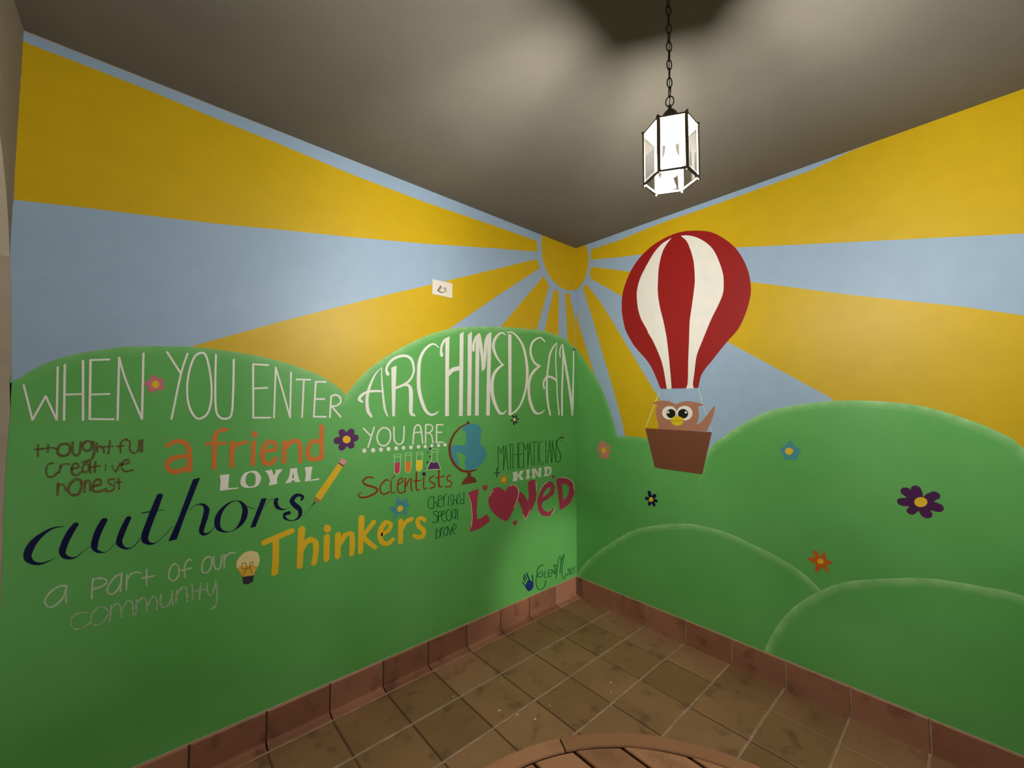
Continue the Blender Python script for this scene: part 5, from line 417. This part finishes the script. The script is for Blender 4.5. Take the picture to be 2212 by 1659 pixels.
# ---------------------------------------------------------------- hanging lantern
LX, LY, LZ, LR, LH, PH = -1.689, -1.7595, 2.348, .080, .1613, 8.4110
lan = empty('pendant_lantern', (LX, LY, LZ)); setp(lan, 'small six-sided glass lantern with a lit bulb hanging on a dark chain', 'lamp')
def par(o): o.parent = lan; o.matrix_parent_inverse = Matrix.Translation((-LX, -LY, -LZ)); return o
cor = [Vector((LX+LR*math.cos(PH+k*math.pi/3), LY+LR*math.sin(PH+k*math.pi/3), 0)) for k in range(6)]; ctr = Vector((LX, LY, 0))
for k in range(6):
    a, b = cor[k], cor[(k+1) % 6]; e = (b-a).normalized(); n = ((a+b)/2-ctr).normalized(); z0, z1 = LZ+.003, LZ+LH-.003
    a2, b2 = a+e*.004, b-e*.004; bw = .0075; th = .003
    def q(P, z, d): return (P.x+n.x*d, P.y+n.y*d, z)
    inner = [q(a2+e*bw, z0+bw, 0), q(b2-e*bw, z0+bw, 0), q(b2-e*bw, z1-bw, 0), q(a2+e*bw, z1-bw, 0)]
    inb = [q(a2+e*bw, z0+bw, -th), q(b2-e*bw, z0+bw, -th), q(b2-e*bw, z1-bw, -th), q(a2+e*bw, z1-bw, -th)]
    outer = [q(a2, z0, -th*.7), q(b2, z0, -th*.7), q(b2, z1, -th*.7), q(a2, z1, -th*.7)]
    pane = par(mesh_obj('glass_pane', inner, [(0, 1, 2, 3)], 'pane_glass'))
    bv = mesh_obj('bevelled_edge', inner+outer, [(i, (i+1) % 4, (i+1) % 4+4, i+4) for i in range(4)], 'bevel_glass'); bv.parent = pane
    # corner post: folded strip
    n2 = ((cor[k]-cor[k-1]).normalized()); pb = cor[k]; e1 = (cor[k-1]-pb).normalized(); nb = (pb-ctr).normalized()
    bm = bmesh.new(); w_ = .0068
    pr = [pb+e1*w_+nb*.0012, pb+nb*.0022, pb+e*w_+nb*.0012, pb+e*w_-nb*.0010, pb-nb*.0002, pb+e1*w_-nb*.0010]
    lo = [bm.verts.new((v.x, v.y, LZ-.001)) for v in pr]; hi = [bm.verts.new((v.x, v.y, LZ+LH+.004)) for v in pr]
    for i in range(6): bm.faces.new((lo[i], lo[(i+1) % 6], hi[(i+1) % 6], hi[i]))
    bm.faces.new(lo); bm.faces.new(hi); par(bm_obj('corner_post', bm, 'lantern_metal'))
    for nm, zz in (('bottom_rail', LZ), ('top_rail', LZ+LH)):
        bm = bmesh.new(); m_ = [(a, -.0028, .0016), (a, -.0028, -.0042), (a, .0028, -.0042), (a, .0028, .0016)]
        va = [bm.verts.new((a.x+n.x*d, a.y+n.y*d, zz+h)) for _, h, d in m_]; vb = [bm.verts.new((b.x+n.x*d, b.y+n.y*d, zz+h)) for _, h, d in m_]
        for i in range(4): bm.faces.new((va[i], va[(i+1) % 4], vb[(i+1) % 4], vb[i]))
        bm.faces.new(va); bm.faces.new(vb); par(bm_obj(nm, bm, 'lantern_metal'))
    bm = bmesh.new(); bmesh.ops.create_uvsphere(bm, u_segments=10, v_segments=8, radius=.0040, matrix=Matrix.Translation((cor[k].x, cor[k].y, LZ-.0045))); par(bm_obj('ball_foot', bm, 'lantern_metal', smooth=True))
    bm = bmesh.new(); lathe(bm, [(.0052, LZ+LH+.0035), (.0045, LZ+LH+.006), (.0006, LZ+LH+.011)], cor[k].x, cor[k].y, 8); par(bm_obj('corner_finial', bm, 'lantern_metal'))
bm = bmesh.new(); zt = LZ+LH+.0028
ho = [bm.verts.new((v.x, v.y, zt-.002)) for v in cor]; hi = [bm.verts.new((v.x, v.y, zt)) for v in cor]
for i in range(6): bm.faces.new((ho[i], ho[(i+1) % 6], hi[(i+1) % 6], hi[i]))
bm.faces.new(ho); bm.faces.new(hi); par(bm_obj('top_plate', bm, 'lantern_metal'))
bm = bmesh.new(); lathe(bm, [(.041, zt), (.040, zt+.006), (.035, zt+.022), (.027, zt+.037), (.020, zt+.049), (.0135, zt+.057), (.0065, zt+.063), (.0052, zt+.070), (.0050, zt+.076), (.0018, zt+.078)], LX, LY, 24); par(bm_obj('dome_cap', bm, 'lantern_metal', smooth=True))
bm = bmesh.new(); lathe(bm, [(.016, zt-.003), (.016, zt-.038), (.013, zt-.042)], LX, LY, 18); par(bm_obj('bulb_socket', bm, 'socket_white', smooth=True))
bm = bmesh.new(); zb = LZ+.042
pf = [(.0008, zb-.0290), (.010, zb-.0270), (.0195, zb-.0215), (.0265, zb-.0120), (.0290, zb), (.0278, zb+.012), (.0235, zb+.026), (.0175, zb+.042), (.0140, zb+.056), (.0130, zb+.0780)]
lathe(bm, pf, LX, LY, 28); bu = par(bm_obj('light_bulb', bm, 'bulb_glow', smooth=True)); bu['label'] = 'glowing white bulb'
def link_obj(name, z, ry, rz, rot, wire, tilt=0):
    bm = bmesh.new(); P = []
    for k in range(20):
        a = k*2*math.pi/20; x = rz*math.cos(a); y = ry*math.sin(a)
        x2 = x*math.cos(tilt)-y*math.sin(tilt); y2 = x*math.sin(tilt)+y*math.cos(tilt)
        P.append((LX+x2*math.cos(rot), LY+x2*math.sin(rot), z+y2))
    tube_mesh(bm, P, wire, True, 7); return par(bm_obj(name, bm, 'chain_metal', smooth=True))
# a camera-facing link plane is roughly along this heading
hd = math.atan2(-.666, .746)
zr = zt+.073+.0155; link_obj('hanging_ring', zr, .0175, .0120, hd, .0017, -.30)
z = zr+.0175+.0135; k = 0
while z < CEIL-.035:
    link_obj('chain_link', z, .0165, .0085, hd+(.15 if k % 2 else 1.45)+random.uniform(-.15, .15), .0018, random.uniform(-.08, .08)); z += .0292; k += 1
bm = bmesh.new(); tube_mesh(bm, [(LX+.0022*math.sin(i*1.3), LY+.0022*math.cos(i*1.1), zt+.075+(CEIL-.02-zt-.075)*i/24) for i in range(25)], .0012, seg=6); par(bm_obj('power_cord', bm, 'chain_metal', smooth=True))
bm = bmesh.new(); lathe(bm, [(.006, CEIL-.034), (.012, CEIL-.030), (.030, CEIL-.024), (.050, CEIL-.010), (.056, CEIL-.0003)], LX, LY, 28); par(bm_obj('ceiling_canopy', bm, 'lantern_metal', smooth=True))

# ---------------------------------------------------------------- electrical cover plate
pl = empty('cover_plate', (-1.402, 0, 2.434)); setp(pl, 'white rectangular electrical cover plate with a bent hook on the left wall', 'wall plate')
def parp(o): o.parent = pl; o.matrix_parent_inverse = Matrix.Translation((1.402, 0, -2.434)); return o
bm = bmesh.new()
def ringv(x0, x1, z0, z1, y): return [bm.verts.new(v) for v in ((x0, y, z0), (x1, y, z0), (x1, y, z1), (x0, y, z1))]
r1 = ringv(-1.481, -1.323, 2.3830, 2.4848, -.0012); r2 = ringv(-1.481, -1.323, 2.3830, 2.4848, -.0050); r3 = ringv(-1.4785, -1.3255, 2.3855, 2.4823, -.0068)
for A, B in ((r1, r2), (r2, r3)):
    for i in range(4): bm.faces.new((A[i], A[(i+1) % 4], B[(i+1) % 4], B[i]))
bm.faces.new(r3); bm.faces.new(r1); parp(bm_obj('plate', bm, 'plate_white'))
bm = bmesh.new(); tube_mesh(bm, [(-1.4375, -.006, 2.4145), (-1.4350, -.013, 2.4095), (-1.4200, -.018, 2.4060), (-1.4065, -.020, 2.4040), (-1.3930, -.021, 2.4130), (-1.3815, -.021, 2.4270), (-1.3850, -.019, 2.4390), (-1.3930, -.014, 2.4400), (-1.4020, -.008, 2.4350)], .0023, seg=8); parp(bm_obj('wire_hook', bm, 'wire_grey', smooth=True))
bm = bmesh.new(); tube_mesh(bm, [(-1.4380, -.0075, 2.4140), (-1.4300, -.013, 2.4260), (-1.4225, -.015, 2.4400), (-1.4200, -.013, 2.4480)], [.0045, .0065, .0070, .0040], seg=8); parp(bm_obj('latch_tongue', bm, 'wire_grey', smooth=True))
for nm, x, zz, r in (('cable_hole', -1.437, 2.414, .0055), ('screw_hole', -1.3718, 2.4152, .0028)):
    bm = bmesh.new(); vsx = [bm.verts.new((x+r*math.cos(a*math.pi/6), -.00705, zz+r*math.sin(a*math.pi/6))) for a in range(12)]; bm.faces.new(vsx)
    vsy = [bm.verts.new((v.co.x, -.0060, v.co.z)) for v in vsx]
    for i in range(12): bm.faces.new((vsx[i], vsx[(i+1) % 12], vsy[(i+1) % 12], vsy[i]))
    parp(bm_obj(nm, bm, 'hole_dark'))

# ---------------------------------------------------------------- paint chips lying on the tiles
chips = [(-1.219, -.430, .014, .006, .5, 'faint whitish flake on the tile second from the left baseboard'), (-1.504, -.340, .009, .008, 1.1, 'small whitish flake at a tile crossing nearest the left baseboard'),
         (-1.380, -.592, .013, .012, .2, 'squarish white chip, leftmost of the bright ones on the floor'), (-1.328, -.679, .015, .008, 2.3, 'slim white chip on a joint between the two squarish chips'),
         (-1.277, -.763, .018, .011, 0.0, 'biggest white chip on the tiles, nearest the round table'), (-1.148, -.750, .009, .006, 1.9, 'tiny white chip just right of the biggest chip'),
         (-.738, -.862, .011, .007, .3, 'lone white chip farthest right on the tiles'), (-.807, -.911, .010, .005, .7, 'faint flake close in front of the lone right-hand chip')]
for i, (x, y, a, b, rot, lb) in enumerate(chips):
    bm = bmesh.new(); zf = .0036; ri = random.Random(i)
    lo = []; hi = []
    for k in range(7):
        t_ = k*2*math.pi/7; f = ri.uniform(.75, 1.1); X_ = a/2*f*math.cos(t_); Y_ = b/2*f*math.sin(t_)
        xx, yy = x+X_*math.cos(rot)-Y_*math.sin(rot), y+X_*math.sin(rot)+Y_*math.cos(rot)
        lo.append(bm.verts.new((xx, yy, zf))); hi.append(bm.verts.new((x+(xx-x)*.8, y+(yy-y)*.8, zf+.0025)))
    for k in range(7): bm.faces.new((lo[k], lo[(k+1) % 7], hi[(k+1) % 7], hi[k]))
    bm.faces.new(lo); bm.faces.new(hi); o = bm_obj('paint_chip', bm, 'chip_white'); setp(o, lb, 'debris', 'white chips scattered on the floor tiles')

# ---------------------------------------------------------------- round slatted table in front of the camera
TX, TY, TZ, RO, RI = -2.272, -2.114, .75, .617, .568
tb = empty('round_table', (TX, TY, 0)); setp(tb, 'round brown wooden table with a slatted top inside a curved rim, at the bottom edge', 'table')
def part_(o): o.parent = tb; o.matrix_parent_inverse = Matrix.Translation((-TX, -TY, 0)); return o
ja = math.atan2(-1.56-TY, -1.985-TX)
for k in range(6):
    a0 = ja+k*math.pi/3+.0035; a1 = ja+(k+1)*math.pi/3-.0035; bm = bmesh.new(); nseg = 18; rings = []
    for i in range(nseg+1):
        a = a0+(a1-a0)*i/nseg
        pr = [(RI+.003, TZ), (RI, TZ-.003), (RI, TZ-.028), (RO, TZ-.028), (RO, TZ-.005), (RO-.005, TZ)]
        rings.append([bm.verts.new((TX+r_*math.cos(a), TY+r_*math.sin(a), z_)) for r_, z_ in pr])
    for A, B in zip(rings, rings[1:]):
        for j in range(6): bm.faces.new((A[j], A[(j+1) % 6], B[(j+1) % 6], B[j]))
    bm.faces.new(rings[0]); bm.faces.new(rings[-1]); part_(bm_obj('rim_segment', bm, 'table_wood'))
pitch = .105; x0 = -1.888
lines = [x0+pitch*k for k in range(-8, 5)]
for a, b in zip(lines, lines[1:]):
    a_, b_ = max(a+.004, TX-RI+.004), min(b-.004, TX+RI-.004)
    if b_-a_ < .01: continue
    bm = bmesh.new(); top = []; n = 8
    for i in range(n+1): x = a_+(b_-a_)*i/n; top.append((x, TY+math.sqrt(max(0, (RI-.004)**2-(x-TX)**2))))
    for i in range(n, -1, -1): x = a_+(b_-a_)*i/n; top.append((x, TY-math.sqrt(max(0, (RI-.004)**2-(x-TX)**2))))
    cxm, cym = sum(v[0] for v in top)/len(top), TY
    L0 = [bm.verts.new((x, y, TZ-.024)) for x, y in top]; L1 = [bm.verts.new((x, y, TZ-.003)) for x, y in top]
    L2 = [bm.verts.new((cxm+(x-cxm)*(1-.05), cym+(y-cym)*.995, TZ-.0005)) for x, y in top]; m = len(top)
    for A, B in ((L0, L1), (L1, L2)):
        for i in range(m): bm.faces.new((A[i], A[(i+1) % m], B[(i+1) % m], B[i]))
    bm.faces.new(L0); bm.faces.new(L2); part_(bm_obj('slat', bm, 'table_wood'))
for k in range(2):
    bm = bmesh.new(); c_, s_ = (1, 0) if k == 0 else (0, 1); L = RI-.02
    zz0, zz1 = (TZ-.064, TZ-.0245) if k == 0 else (TZ-.104, TZ-.0645)
    for sx in (-L, L):
        for sy in (-.03, .03):
            for z_ in (zz0, zz1): bm.verts.new((TX+sx*c_-sy*s_, TY+sx*s_+sy*c_, z_))
    bmesh.ops.convex_hull(bm, input=bm.verts); part_(bm_obj('support_beam', bm, 'table_wood'))
for sx, sy in ((1, 0), (-1, 0), (0, 1), (0, -1)):
    bm = bmesh.new(); zt_ = TZ-.0645 if sx else TZ-.1045
    for z_, d, h in ((zt_, .40, .035), (0.0036, .46, .026)):
        for ax in (-h, h):
            for ay in (-h, h): bm.verts.new((TX+sx*d+ax, TY+sy*d+ay, z_))
    bmesh.ops.convex_hull(bm, input=bm.verts); part_(bm_obj('leg', bm, 'table_wood'))
